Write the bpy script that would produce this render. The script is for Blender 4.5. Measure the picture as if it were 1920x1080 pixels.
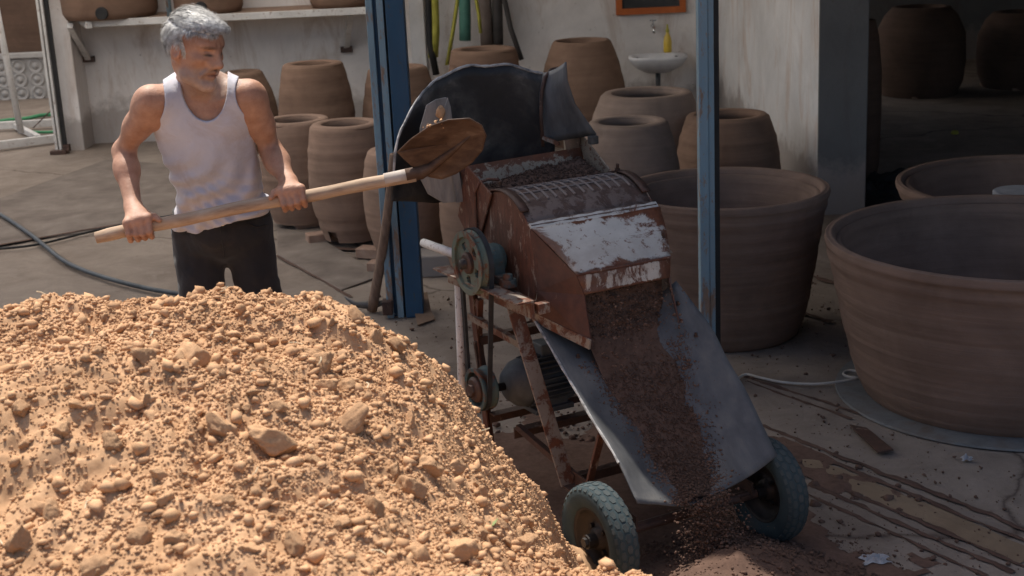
import bpy, bmesh, math, random
import numpy as np
from mathutils import Vector, Matrix
for o in list(bpy.data.objects): bpy.data.objects.remove(o)
SC = bpy.context.scene
C = SC.collection
# ------------------------------------------------------------ camera
CAM_H = 2.03; PITCH = math.radians(15.7); ROLL = math.radians(-2.7); LENS = 50.0
cam = bpy.data.cameras.new('camera'); camo = bpy.data.objects.new('camera', cam); C.objects.link(camo)
cam.lens = LENS; cam.sensor_width = 36.0; cam.clip_start = 0.05; cam.clip_end = 200
camo.matrix_world = Matrix.Translation((0, 0, CAM_H)) @ Matrix.Rotation(math.pi/2-PITCH, 4, 'X') @ Matrix.Rotation(ROLL, 4, 'Z')
cam.dof.use_dof = True; cam.dof.focus_distance = 4.75; cam.dof.aperture_fstop = 6.3
SC.camera = camo
# ------------------------------------------------------------ sky, sun, exposure
SUN_EL = math.radians(67); SUN_AZ = math.radians(-26)      # azimuth from +Y, negative = to the left
sd = Vector((math.sin(SUN_AZ)*math.cos(SUN_EL), math.cos(SUN_AZ)*math.cos(SUN_EL), math.sin(SUN_EL)))
world = bpy.data.worlds.new('World'); SC.world = world; world.use_nodes = True
nt = world.node_tree; bg = nt.nodes['Background']
sky = nt.nodes.new('ShaderNodeTexSky'); sky.sky_type = 'NISHITA'; sky.sun_disc = False
sky.air_density = .9; sky.dust_density = 3.0; sky.ozone_density = .6
sky.sun_elevation = SUN_EL; sky.sun_rotation = SUN_AZ
nt.links.new(sky.outputs[0], bg.inputs[0]); bg.inputs[1].default_value = 0.125
sl = bpy.data.lights.new('sun', 'SUN'); sl.energy = 5.0; sl.angle = math.radians(0.53); sl.color = (1, .95, .86)
so = bpy.data.objects.new('sun', sl); C.objects.link(so); so.location = (-3, 6, 12)
so.rotation_euler = (-sd).to_track_quat('-Z', 'Y').to_euler()
SC.view_settings.view_transform = 'Standard'; SC.view_settings.look = 'None'
SC.view_settings.exposure = 0.45; SC.view_settings.gamma = 1.0; SC.view_settings.use_curve_mapping = False

# ------------------------------------------------------------ helpers
rng = np.random.default_rng(7); random.seed(7)
FPX = LENS/36*1920
_M = np.array((Matrix.Rotation(math.pi/2-PITCH, 3, 'X') @ Matrix.Rotation(ROLL, 3, 'Z')))
_C = np.array([0, 0, CAM_H])
def ray(x, y): return _M @ np.array([(x-960)/FPX, -(y-540)/FPX, -1.0])
def atz(x, y, z=0.0): d = ray(x, y); return _C+d*((z-CAM_H)/d[2])
def at(x, y, Y): d = ray(x, y); return _C+d*(Y/d[1])
def plane(x, y, p, n): d = ray(x, y); return _C+d*(np.dot(np.array(p)-_C, n)/np.dot(d, n))
def pxm(p): return -(_M.T @ (np.array(p)-_C))[2]/FPX            # metres per pixel at p

def tag(o, label=None, cat=None, group=None, kind=None):
    if label: o['label'] = label
    if cat: o['category'] = cat
    if group: o['group'] = group
    if kind: o['kind'] = kind
    return o
def empty(name, loc=(0, 0, 0), rz=0.0, label=None, cat=None, group=None):
    o = bpy.data.objects.new(name, None); C.objects.link(o); o.empty_display_size = .1
    o.location = loc; o.rotation_euler = (0, 0, rz)
    return tag(o, label, cat, group)
def link(name, me, mat=None, parent=None, loc=None, smooth=None, bevel=0, bseg=2, solid=0, sub=0):
    o = bpy.data.objects.new(name, me); C.objects.link(o)
    if mat is not None and not me.materials: me.materials.append(mat)
    if parent is not None: o.parent = parent
    if loc is not None: o.location = loc
    if smooth: me.shade_smooth()
    if solid:
        m = o.modifiers.new('s', 'SOLIDIFY'); m.thickness = solid; m.offset = 0
    if bevel:
        m = o.modifiers.new('b', 'BEVEL'); m.width = bevel; m.segments = bseg; m.limit_method = 'ANGLE'; m.angle_limit = math.radians(40)
    if sub:
        m = o.modifiers.new('u', 'SUBSURF'); m.levels = sub; m.render_levels = sub
    return o
def rawmesh(name, V, F):
    me = bpy.data.meshes.new(name)
    V = np.asarray(V, np.float32); F = np.asarray(F, np.int32)
    n = F.shape[1]
    me.vertices.add(len(V)); me.vertices.foreach_set('co', V.ravel())
    me.loops.add(F.size); me.loops.foreach_set('vertex_index', F.ravel())
    me.polygons.add(len(F)); me.polygons.foreach_set('loop_start', np.arange(0, F.size, n, dtype=np.int32))
    me.update(calc_edges=True)
    return me
def frame_of(d, up=(0, 0, 1)):
    d = Vector(d).normalized(); up = Vector(up)
    if abs(d.dot(up)) > .98: up = Vector((0, 1, 0))
    x = d.cross(up).normalized(); y = x.cross(d).normalized()
    return x, y, d
class MB:
    """collects simple shapes into one mesh"""
    def __init__(s): s.v = []; s.f = []
    def add(s, vs, fs):
        b = len(s.v); s.v += [tuple(v) for v in vs]; s.f += [tuple(i+b for i in f) for f in fs]; return s
    def box(s, c, size, rot=None):
        hx, hy, hz = [q/2 for q in size]; R = rot if rot is not None else Matrix.Identity(3)
        vs = [Vector(c)+R @ Vector((sx*hx, sy*hy, sz*hz)) for sx in (-1, 1) for sy in (-1, 1) for sz in (-1, 1)]
        return s.add(vs, [(0, 1, 3, 2), (4, 6, 7, 5), (0, 4, 5, 1), (2, 3, 7, 6), (0, 2, 6, 4), (1, 5, 7, 3)])
    def bar(s, a, b, w, h, up=(0, 0, 1)):
        a = Vector(a); b = Vector(b); x, y, d = frame_of(b-a, up)
        vs = []
        for p in (a, b):
            for sx, sy in ((-1, -1), (1, -1), (1, 1), (-1, 1)): vs.append(p+x*(sx*w/2)+y*(sy*h/2))
        return s.add(vs, [(3, 2, 1, 0), (4, 5, 6, 7), (0, 1, 5, 4), (1, 2, 6, 5), (2, 3, 7, 6), (3, 0, 4, 7)])
    def angle(s, a, b, w, t=.005, up=(0, 0, 1), fl=1, fx=1):   # L-section iron
        a = Vector(a); b = Vector(b); x, y, d = frame_of(b-a, up); x = x*fx; y = y*fl
        sec = [(0, 0), (w, 0), (w, t), (t, t), (t, w), (0, w)]
        vs = [p+x*q[0]+y*q[1] for p in (a, b) for q in sec]; n = 6
        fs = [(i, (i+1) % n, n+(i+1) % n, n+i) for i in range(n)]+[(0, 3, 2, 1), (0, 5, 4, 3), (6, 7, 8, 9), (6, 9, 10, 11)]
        return s.add(vs, fs)
    def tube(s, pts, r, n=10, cap=True):
        pts = [Vector(p) for p in pts]; m = len(pts); rs = r if hasattr(r, '__len__') else [r]*m
        vs = []; px = None
        for i, p in enumerate(pts):
            d = (pts[min(i+1, m-1)]-pts[max(i-1, 0)]).normalized()
            if px is None: x, y, _ = frame_of(d)
            else:
                x = (px-d*px.dot(d)).normalized(); y = x.cross(d)
            px = x
            for k in range(n):
                a = 2*math.pi*k/n; vs.append(p+(x*math.cos(a)+y*math.sin(a))*rs[i])
        fs = [(i*n+k, i*n+(k+1) % n, (i+1)*n+(k+1) % n, (i+1)*n+k) for i in range(m-1) for k in range(n)]
        if cap: fs += [tuple(range(n))[::-1], tuple((m-1)*n+k for k in range(n))]
        return s.add(vs, fs)
    def lathe(s, prof, n=40, c=(0, 0, 0), axis='Z', closed=False, wob=0.0, skip=None):
        vs = []; m = len(prof)
        ph = random.random()*6
        for r, z in prof:
            for k in range(n):
                a = 2*math.pi*k/n
                rr = r*(1+wob*math.sin(2*a+ph+z*3)+wob*.6*math.sin(3*a+ph*2-z*7))
                p = (rr*math.cos(a), rr*math.sin(a), z)
                if axis == 'X': p = (z, rr*math.cos(a), rr*math.sin(a))
                elif axis == 'Y': p = (rr*math.cos(a), z, -rr*math.sin(a))
                vs.append((c[0]+p[0], c[1]+p[1], c[2]+p[2]))
        fs = []
        for i in range(m if closed else m-1):
            j = (i+1) % m
            for k in range(n):
                if skip and skip(i, k): continue
                fs.append((i*n+k, i*n+(k+1) % n, j*n+(k+1) % n, j*n+k))
        return s.add(vs, fs)
    def poly(s, pts, off):                     # planar polygon extruded by vector off
        pts = [Vector(p) for p in pts]; off = Vector(off); n = len(pts)
        vs = pts+[p+off for p in pts]
        return s.add(vs, [tuple(range(n))[::-1], tuple(range(n, 2*n))]+[(i, (i+1) % n, n+(i+1) % n, n+i) for i in range(n)])
    def grid(s, rows):                         # rows: list of equal-length point lists
        m = len(rows); n = len(rows[0])
        return s.add([p for r in rows for p in r], [(i*n+k, i*n+k+1, (i+1)*n+k+1, (i+1)*n+k) for i in range(m-1) for k in range(n-1)])
    def mesh(s, name='m'):
        me = bpy.data.meshes.new(name); me.from_pydata([tuple(v) for v in s.v], [], s.f)
        bm = bmesh.new(); bm.from_mesh(me); bmesh.ops.recalc_face_normals(bm, faces=bm.faces); bm.to_mesh(me); bm.free()
        return me
    def build(s, name, mat, parent=None, **k): return link(name, s.mesh(name), mat, parent, **k)

# value noise (numpy) for geometry
def vnoise(P, seed=0):
    P = np.asarray(P, np.float64); i = np.floor(P).astype(np.int64); f = P-i; f = f*f*(3-2*f)
    def h(ix):
        n = np.zeros(ix.shape[:-1], np.uint64)+np.uint64(seed*7919+17)
        for k, m in zip(range(ix.shape[-1]), (374761393, 668265263, 2147483647)):
            n = (n ^ (ix[..., k].astype(np.uint64)*np.uint64(m)))*np.uint64(1274126177) & np.uint64(0xFFFFFFFF)
            n ^= n >> np.uint64(15)
        return (n & np.uint64(0xFFFFFF)).astype(np.float64)/0xFFFFFF
    D = P.shape[-1]; out = 0
    for c in range(1 << D):
        off = np.array([(c >> k) & 1 for k in range(D)]); wgt = 1
        for k in range(D): wgt = wgt*(f[..., k] if off[k] else 1-f[..., k])
        out = out+wgt*h(i+off)
    return out*2-1
def fbm(P, oct=4, seed=0):
    s = 0; a = 1; P = np.asarray(P, np.float64)
    for k in range(oct): s = s+a*vnoise(P*2**k+k*13.7, seed+k); a *= .5
    return s

# ------------------------------------------------------------ materials
def nodes(name):
    m = bpy.data.materials.new(name); m.use_nodes = True; t = m.node_tree; b = t.nodes['Principled BSDF']
    return m, t, b
def N(t, typ, **k):
    n = t.nodes.new(typ)
    for a, v in k.items():
        if a in n.inputs: n.inputs[a].default_value = v
        else: setattr(n, a, v)
    return n
def ramp(t, src, stops):
    r = t.nodes.new('ShaderNodeValToRGB'); el = r.color_ramp.elements
    while len(el) < len(stops): el.new(.5)
    for e, (p, c) in zip(el, stops):
        e.position = p; e.color = (c, c, c, 1) if not hasattr(c, '__len__') else (*c, 1)
    t.links.new(src, r.inputs[0]); return r.outputs[0]
def coords(t, scale=(1, 1, 1), kind='Object'):
    tc = t.nodes.new('ShaderNodeTexCoord'); mp = t.nodes.new('ShaderNodeMapping'); mp.inputs['Scale'].default_value = scale
    t.links.new(tc.outputs[kind], mp.inputs[0]); return mp.outputs[0]
def noise(t, co, scale, detail=6, rough=.6, dist=0):
    n = N(t, 'ShaderNodeTexNoise'); n.inputs['Scale'].default_value = scale; n.inputs['Detail'].default_value = detail
    n.inputs['Roughness'].default_value = rough; n.inputs['Distortion'].default_value = dist
    t.links.new(co, n.inputs['Vector']); return n.outputs['Fac']
def mix(t, fac, a, b, typ='MIX'):
    n = t.nodes.new('ShaderNodeMixRGB'); n.blend_type = typ
    for s, i in ((fac, 0), (a, 1), (b, 2)):
        if hasattr(s, 'is_linked') or hasattr(s, 'links'): t.links.new(s, n.inputs[i])
        else: n.inputs[i].default_value = s if i == 0 else (*s, 1)
    return n.outputs[0]
def bump(t, b, h, strength=.3, dist=.01, prev=None):
    n = t.nodes.new('ShaderNodeBump'); n.inputs['Strength'].default_value = strength; n.inputs['Distance'].default_value = dist
    t.links.new(h, n.inputs['Height'])
    if prev is not None: t.links.new(prev, n.inputs['Normal'])
    t.links.new(n.outputs[0], b.inputs['Normal']); return n.outputs[0]
def noisy(name, stops, scale=4, rough=.9, bs=60, bstr=.25, bd=.006, metal=0, sc=(1, 1, 1), detail=8, spec=.3):
    m, t, b = nodes(name); co = coords(t, sc)
    c = ramp(t, noise(t, co, scale, detail, .62, .3), stops); t.links.new(c, b.inputs['Base Color'])
    b.inputs['Roughness'].default_value = rough; b.inputs['Metallic'].default_value = metal; b.inputs['Specular IOR Level'].default_value = spec
    if bstr: bump(t, b, noise(t, co, bs, 6, .65), bstr, bd)
    return m
def rusty(name, paint, rust=((.16, .055, .025), (.07, .025, .015)), cover=.5, scale=9, rough=.6, sc=(1, 1, 1), dirt=(.16, .1, .07), dirtamt=.35):
    """flaking paint over rust; cover = share of paint left"""
    m, t, b = nodes(name); co = coords(t, sc)
    rc = ramp(t, noise(t, co, 30, 8, .7), [(.3, rust[1]), (.7, rust[0])])
    pc = ramp(t, noise(t, co, 3, 8, .7), [(.3, tuple(q*.72 for q in paint)), (.6, paint)])
    ed = N(t, 'ShaderNodeAttribute', attribute_name='edge'); sb = N(t, 'ShaderNodeMath', operation='MULTIPLY_ADD'); sb.inputs[1].default_value = -.17
    t.links.new(ed.outputs['Fac'], sb.inputs[0]); t.links.new(noise(t, co, scale, 12, .72, .5), sb.inputs[2])
    msk = ramp(t, sb.outputs[0], [(1-cover-.03, 0.0), (1-cover+.03, 1.0)])
    pit = ramp(t, noise(t, co, scale*4.5, 8, .75), [(.57, 0.0), (.63, .85)]); col = mix(t, msk, rc, mix(t, pit, pc, rc))
    dm = ramp(t, noise(t, co, 2.3, 10, .7, .4), [(.45, 0.0), (.8, dirtamt)])
    col = mix(t, dm, col, dirt)
    t.links.new(col, b.inputs['Base Color']); b.inputs['Roughness'].default_value = rough; b.inputs['Specular IOR Level'].default_value = .35
    n1 = bump(t, b, msk, .35, .002); bump(t, b, noise(t, co, 90, 5, .7), .2, .003, n1)
    return m
def clay(name, c, coil=26, var=.25):
    m, t, b = nodes(name); co = coords(t)
    lo = tuple(q*(1-var) for q in c); hi = tuple(q*(1+var) for q in c)
    band = noise(t, coords(t, (1.2, 1.2, 16)), 1.6, 8, .65, .2)
    blot = noise(t, co, 3, 8, .65, .6)
    col = mix(t, .5, ramp(t, band, [(.3, lo), (.7, hi)]), ramp(t, blot, [(.3, tuple(q*.8 for q in lo)), (.7, tuple(q*1.1 for q in hi))]))
    pale = ramp(t, noise(t, co, 7, 10, .75, 1), [(.58, 0.0), (.8, .35)])
    col = mix(t, pale, col, tuple(min(1, q*1.5+.03) for q in c))
    t.links.new(col, b.inputs['Base Color']); b.inputs['Roughness'].default_value = .93; b.inputs['Specular IOR Level'].default_value = .2
    n1 = bump(t, b, noise(t, coords(t, (1, 1, coil)), 2.5, 5, .6, .3), .35, .006)
    bump(t, b, noise(t, co, 120, 4, .7), .25, .002, n1)
    return m
MT = {}
MT['concrete'] = None
MT['steel_dark'] = noisy('dark_steel', [(.3, (.02, .02, .022)), (.7, (.06, .05, .045))], 8, .55, metal=.6)
MT['rubber_black'] = noisy('black_rubber', [(.25, (.010, .010, .011)), (.44, (.020, .020, .022)), (.55, (.05, .047, .045)), (.68, (.16, .14, .12))], 5, .5, 60, .25, .003)
MT['plastic_grey'] = noisy('grey_plastic', [(.3, (.055, .057, .062)), (.6, (.11, .114, .12)), (.85, (.2, .19, .18))], 5, .5, 60, .2, .003, sc=(3, 3, .8))
MT['strip_grey'] = noisy('weathered_strip', [(.3, (.09, .085, .08)), (.55, (.19, .18, .17)), (.8, (.30, .27, .24))], 7, .7, 60, .35, .003, sc=(4, 4, .8))
MT['plastic_edge'] = noisy('frayed_edge_highlight', [(.35, (.12, .12, .12)), (.6, (.42, .41, .4))], 30, .8, 90, .5, .004)  # whitish colour for the cut fuzz and the painted edge highlight
MT['plastic_dark'] = noisy('scuffed_dark_rubber', [(.28, (.05, .05, .053)), (.5, (.085, .085, .088)), (.66, (.125, .12, .115)), (.8, (.19, .16, .135))], 6, .5, 70, .25, .002, sc=(2, 1, 1))
MT['rust'] = rusty('rust_red', (.33, .245, .185), cover=.41, scale=13, sc=(2.2, 2.2, .7), rust=((.150, .058, .034), (.055, .022, .015)), dirtamt=.5)
MT['rust_dark'] = rusty('rust_dark', (.26, .19, .15), cover=.38, scale=14, rust=((.085, .042, .03), (.032, .02, .016)))
MT['rust_deep'] = rusty('deep_red_rust', (.26, .16, .11), cover=.34, scale=18, rust=((.095, .034, .022), (.05, .022, .016)), dirtamt=.4)
MT['band_light'] = rusty('pale_rib', (.22, .18, .165), cover=.6, scale=20, rust=((.14, .10, .085), (.08, .055, .045)))  # ribs coloured paler than the drum cover
MT['rust_white'] = rusty('rusty_white_paint', (.50, .475, .435), cover=.585, scale=7, dirtamt=.8, dirt=(.26, .20, .155))
MT['rust_flap'] = rusty('streaked_white_paint', (.56, .49, .41), cover=.52, scale=11, dirtamt=.5, sc=(2.2, 2.2, .5))
MT['hopper_cream'] = rusty('speckled_cream_paint', (.31, .25, .185), cover=.56, scale=40, dirtamt=.6)
MT['frame_paint'] = rusty('rusty_cream_frame', (.25, .205, .165), cover=.50, scale=16, dirtamt=.55)
MT['pipe_white'] = rusty('chipped_white_pipe', (.66, .64, .62), cover=.66, scale=14, dirtamt=.25)
MT['band'] = rusty('purple_brown_band', (.15, .112, .098), cover=.5, scale=16, rust=((.10, .06, .048), (.05, .033, .028)), dirtamt=.5)
MT['teal'] = rusty('teal_paint', (.045, .085, .09), cover=.55, scale=10, dirtamt=.45)
MT['green'] = rusty('green_pulley_paint', (.10, .135, .11), cover=.55, scale=15, dirtamt=.4, dirt=(.2, .15, .11))
MT['motor'] = noisy('motor_grey', [(.3, (.045, .052, .062)), (.6, (.10, .114, .13)), (.85, (.15, .14, .13))], 9, .6, 60, .2)
MT['belt'] = noisy('belt_rubber', [(.3, (.015, .016, .018)), (.8, (.05, .05, .052))], 20, .6, 80, .1)
MT['tyre'] = noisy('dusty_teal_tyre', [(.3, (.022, .036, .042)), (.6, (.036, .056, .062)), (.85, (.09, .08, .07))], 7, .85, 80, .25)
MT['tread'] = noisy('dusty_tread', [(.25, (.034, .045, .048)), (.55, (.056, .066, .067)), (.8, (.11, .095, .08))], 9, .9, 90, .3)
MT['wood'] = noisy('bare_wood', [(.25, (.24, .15, .095)), (.5, (.40, .28, .19)), (.75, (.50, .38, .28))], 5, .75, 40, .3, .002, sc=(2, 12, 12))
MT['wood_old'] = noisy('old_wood', [(.25, (.12, .075, .05)), (.6, (.24, .16, .115))], 5, .85, 40, .3, .002, sc=(12, 12, 2))
MT['blade'] = noisy('rusty_shovel_steel', [(.25, (.032, .017, .012)), (.45, (.068, .037, .024)), (.6, (.11, .066, .044)), (.75, (.24, .17, .12))], 9, .6, 60, .5, .003, metal=.15, sc=(1, 1, 2.5))
# ============================================================ THE SETTING
def ground_mat():
    m, t, b = nodes('dusty_concrete'); co = coords(t)
    c1 = ramp(t, noise(t, co, .9, 10, .65, .4), [(.32, (.13, .102, .084)), (.5, (.205, .168, .14)), (.68, (.275, .232, .196))])
    c2 = ramp(t, noise(t, co, 3.3, 12, .72, .8), [(.3, (.13, .095, .073)), (.7, (.32, .265, .215))])
    col = mix(t, .5, c1, c2)
    spots = ramp(t, noise(t, co, 26, 6, .7), [(.62, 0.0), (.7, .55)])
    col = mix(t, spots, col, (.10, .065, .047))
    pale = ramp(t, noise(t, co, 1.7, 12, .75, 1.2), [(.55, 0.0), (.66, .45)])
    col = mix(t, pale, col, (.30, .255, .215))
    vor = N(t, 'ShaderNodeTexVoronoi', feature='DISTANCE_TO_EDGE'); vor.inputs['Scale'].default_value = .55
    wob = mix(t, .12, (0, 0, 0), (0, 0, 0))
    nn = N(t, 'ShaderNodeTexNoise'); nn.inputs['Scale'].default_value = 2.5; nn.inputs['Detail'].default_value = 8
    t.links.new(co, nn.inputs['Vector'])
    cw = mix(t, .25, co, nn.outputs['Color']); t.links.new(cw, vor.inputs['Vector'])
    crack = ramp(t, vor.outputs['Distance'], [(.0, .8), (.006, 0.0)])
    col = mix(t, crack, col, (.06, .042, .034))
    t.links.new(col, b.inputs['Base Color']); b.inputs['Roughness'].default_value = .93; b.inputs['Specular IOR Level'].default_value = .2
    n1 = bump(t, b, noise(t, co, 9, 10, .72), .5, .02); bump(t, b, noise(t, co, 90, 6, .75), .55, .005, n1)
    return m
MT['ground'] = ground_mat()
def plaster_mat(name, base, stain, amt=.55, lowcol=(.30, .26, .235), lowz=.55):
    m, t, b = nodes(name); co = coords(t)
    c = ramp(t, noise(t, co, 1.3, 12, .68, .5), [(.3, tuple(q*.72 for q in base)), (.65, base)])
    st = ramp(t, noise(t, coords(t, (1.6, 1.6, .45)), 2.2, 12, .72, .9), [(.5, 0.0), (.72, amt)])
    c = mix(t, st, c, stain)
    pit = ramp(t, noise(t, co, 24, 6, .7), [(.66, 0.0), (.72, .7)]); c = mix(t, pit, c, (.12, .09, .075))
    sep = N(t, 'ShaderNodeSeparateXYZ'); t.links.new(co, sep.inputs[0])
    ad = N(t, 'ShaderNodeMath', operation='MULTIPLY_ADD'); t.links.new(noise(t, co, 2.2, 10, .7), ad.inputs[0]); ad.inputs[1].default_value = -.7; t.links.new(sep.outputs['Z'], ad.inputs[2])
    lowm = ramp(t, ad.outputs[0], [(lowz-.72, .85), (lowz-.35, 0.0)]) if lowz > .72 else ramp(t, ad.outputs[0], [(-.25, .75), (.1, 0.0)])
    c = mix(t, lowm, c, lowcol)
    t.links.new(c, b.inputs['Base Color']); b.inputs['Roughness'].default_value = .92; b.inputs['Specular IOR Level'].default_value = .2
    n1 = bump(t, b, noise(t, co, 6, 10, .7), .35, .02); bump(t, b, noise(t, co, 70, 5, .7), .3, .004, n1)
    return m
MT['plaster'] = plaster_mat('stained_plaster', (.80, .75, .71), (.36, .24, .16), .7)
MT['plaster_white'] = plaster_mat('whitewashed_plaster', (.70, .68, .66), (.45, .29, .19), .75)
MT['plaster_grey'] = plaster_mat('grey_render_and_shade', (.17, .163, .155), (.09, .06, .05), .5)  # plain grey walls, and the painted shade of the partition end
MT['roof'] = noisy('roof_sheet', [(.3, (.10, .095, .09)), (.7, (.2, .19, .18))], 2, .6, 40, .15)
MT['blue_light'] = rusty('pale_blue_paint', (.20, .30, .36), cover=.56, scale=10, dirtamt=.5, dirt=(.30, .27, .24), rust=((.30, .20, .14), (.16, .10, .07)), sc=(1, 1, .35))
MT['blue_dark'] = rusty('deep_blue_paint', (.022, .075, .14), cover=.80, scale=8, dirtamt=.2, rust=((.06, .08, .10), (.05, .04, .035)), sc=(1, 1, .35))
MT['black'] = noisy('black_and_shade', [(.3, (.01, .01, .011)), (.7, (.03, .028, .027))], 6, .6, 50, .2)  # black parts, and strips or discs that stand for shade
MT['white_paint'] = rusty('aged_white_paint', (.62, .60, .57), cover=.80, scale=8, dirtamt=.35, rust=((.30, .22, .16), (.2, .14, .1)))
MT['clay'] = clay('unfired_clay', (.185, .115, .08)); MT['clay_pale'] = clay('dry_pale_clay', (.24, .158, .116)); MT['clay_grey'] = clay('greyish_clay', (.21, .155, .125))
MT['clay_basin'] = clay('leather_hard_clay', (.178, .118, .09), var=.30); MT['clay_dark'] = clay('dark_clay', (.105, .066, .048))  # the last is a darker clay for back-room ovens and yard walls
MT['brick'] = noisy('brick_dust', [(.3, (.22, .13, .09)), (.7, (.36, .26, .2))], 6, .9, 40, .4)

# ground sheet: fine near the camera, coarse to the far edge
def ground():
    xs = np.unique(np.concatenate([np.linspace(-60, -6, 12), np.linspace(-6, 6, 161), np.linspace(6, 60, 12)]))
    ys = np.unique(np.concatenate([np.linspace(-20, 0, 8), np.linspace(0, 14, 187), np.linspace(14, 80, 14)]))
    X, Y = np.meshgrid(xs, ys, indexing='ij')
    near = np.clip((7-np.abs(X))/2, 0, 1)*np.clip((15-Y)/2, 0, 1)
    Z = near*(.006*fbm(np.stack([X*1.1, Y*1.1], -1), 4, 3)+.0025*fbm(np.stack([X*9, Y*9], -1), 2, 5))
    n, m = X.shape; idx = np.arange(n*m).reshape(n, m)
    F = np.stack([idx[:-1, :-1], idx[1:, :-1], idx[1:, 1:], idx[:-1, 1:]], -1).reshape(-1, 4)
    o = link('ground', rawmesh('ground', np.stack([X, Y, Z], -1).reshape(-1, 3), F), MT['ground'], smooth=True)
    tag(o, kind='structure'); return o
GROUND = ground()
def strip(mb, a, b, w0, w1=None, z=.006, jag=.35, n=60, seed=1):
    """ragged flat ribbon on the ground from a to b"""
    a = np.array(a[:2]); b = np.array(b[:2]); d = b-a; L = np.linalg.norm(d); d /= L; nrm = np.array([-d[1], d[0]])
    s = np.linspace(0, 1, n); w1 = w0 if w1 is None else w1; W = w0+(w1-w0)*s
    e1 = W/2*(1+jag*fbm(np.stack([s*L*18, s*0+seed], -1), 3, seed)); e2 = W/2*(1+jag*fbm(np.stack([s*L*18, s*0+seed+5], -1), 3, seed+9))
    mid = a+np.outer(s*L, d)+np.outer(.008*fbm(np.stack([s*L*3, s*0+seed*3.1], -1), 2, seed), nrm)
    lo = mid-nrm*e2[:, None]; hi = mid+nrm*e1[:, None]
    mb.grid([[(*p, z) for p in lo], [(*p, z+.003) for p in mid], [(*p, z) for p in hi]])
MT['mud'] = noisy('dark_mud', [(.3, (.055, .03, .022)), (.7, (.115, .068, .05))], 9, .9, 60, .5, .005)
grit = None
MT['slab'] = noisy('pale_screed', [(.25, (.095, .074, .06)), (.45, (.142, .114, .095)), (.6, (.18, .148, .124)), (.8, (.255, .212, .178))], 3.5, .93, 50, .5, .006)
MT['ochre'] = noisy('ochre_screed', [(.25, (.13, .088, .055)), (.5, (.20, .142, .092)), (.8, (.27, .2, .135))], 2.5, .93, 50, .5, .006)
mb = MB(); sd_ = 1
for (x0, y0, x1, y1, w) in [(1430, 800, 1935, 1002, .022), (1476, 833, 1935, 1024, .018), (1506, 888, 1935, 1073, .022), (1518, 912, 1900, 1078, .02), (1512, 930, 1850, 1085, .014), (1396, 708, 1640, 788, .02), (1400, 718, 1600, 788, .013), (1480, 580, 1560, 606, .03), (1500, 512, 1570, 535, .03)]:
    strip(mb, atz(x0, y0), atz(x1, y1), w, seed=sd_, z=.007, jag=.8, n=160); sd_ += 1
tag(mb.build('wheel_track', MT['mud']), 'dark clay wheel tracks printed across the floor beside the largest basin', 'mud', kind='stuff')
mb = MB(); a, b_ = atz(1500, 862), atz(1935, 1050); strip(mb, a, b_, .10, .12, z=.005, jag=.12, seed=77)
tag(mb.build('screed_strip', MT['ochre']), kind='structure')
# pale screed slabs by the blue post and at the left
def slab(px, name='floor_slab', mat='slab', h=.012):
    pts = [atz(*p) for p in px]; mb = MB(); mb.poly([(p[0], p[1], .002) for p in pts], (0, 0, h)); o = mb.build(name, MT[mat], bevel=.006); tag(o, kind='structure'); return o
slab([(520, 430), (600, 448), (716, 520), (640, 548), (520, 480)])
slab([(-60, 395), (-60, 470), (316, 412), (560, 372), (440, 318), (200, 300)], mat='slab', h=.004)
mb = MB(); strip(mb, atz(-60, 472), atz(330, 405), .03, z=.011, seed=91); strip(mb, atz(520, 482), atz(660, 560), .02, z=.009, seed=92); strip(mb, atz(560, 465), atz(700, 470), .05, z=.009, seed=93)
tag(mb.build('floor_joint', MT['mud']), kind='structure')

# walls
def wall(name, lo, hi, mat, label, cat='wall', bev=.008):
    c = [(a+b)/2 for a, b in zip(lo, hi)]; mb = MB(); mb.box((0, 0, (hi[2]-lo[2])/2), [b-a for a, b in zip(lo, hi)])
    o = mb.build(name, MT[mat], bevel=bev); o.location = (c[0], c[1], lo[2]); return tag(o, label, cat)
BW = 12.6
XL = at(150, 200, 12.6)[0]
wall('back_wall', (XL, BW, -.1), (1.9, BW+.2, 3.4), 'plaster', 'stained plaster wall behind the man and the row of clay ovens')
wall('partition_wall', (1.9, 8.55, -.1), (2.19, BW+.2, 3.4), 'plaster_white', 'whitewashed partition wall ending in an edge greyed for shade behind the right blue post')
wall('wall_end_shade', (1.898, 8.535, -.1), (2.196, 8.548, 3.4), 'plaster_grey', 'end face of the whitewashed partition wall, its shade put into grey colour')  # thin grey skin that puts the end face's shade into colour
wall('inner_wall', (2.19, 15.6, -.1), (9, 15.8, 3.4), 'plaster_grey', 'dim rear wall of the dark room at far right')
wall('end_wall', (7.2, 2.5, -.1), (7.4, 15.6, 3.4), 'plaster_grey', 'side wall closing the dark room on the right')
p = at(769, 60, BW-.08); q = at(797, 60, BW-.08)
wall('wall_pilaster', (p[0], BW-.09, -.1), (q[0], BW-.002, 3.4), 'plaster_white', 'narrow rust-stained white pilaster behind the left blue post')
wall('wall_return', (at(112, 200, 12.3)[0], 12.28, -.1), (at(150, 200, 12.3)[0], BW+.19, 3.4), 'plaster', 'grey wall end beside the white gate post')
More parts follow.
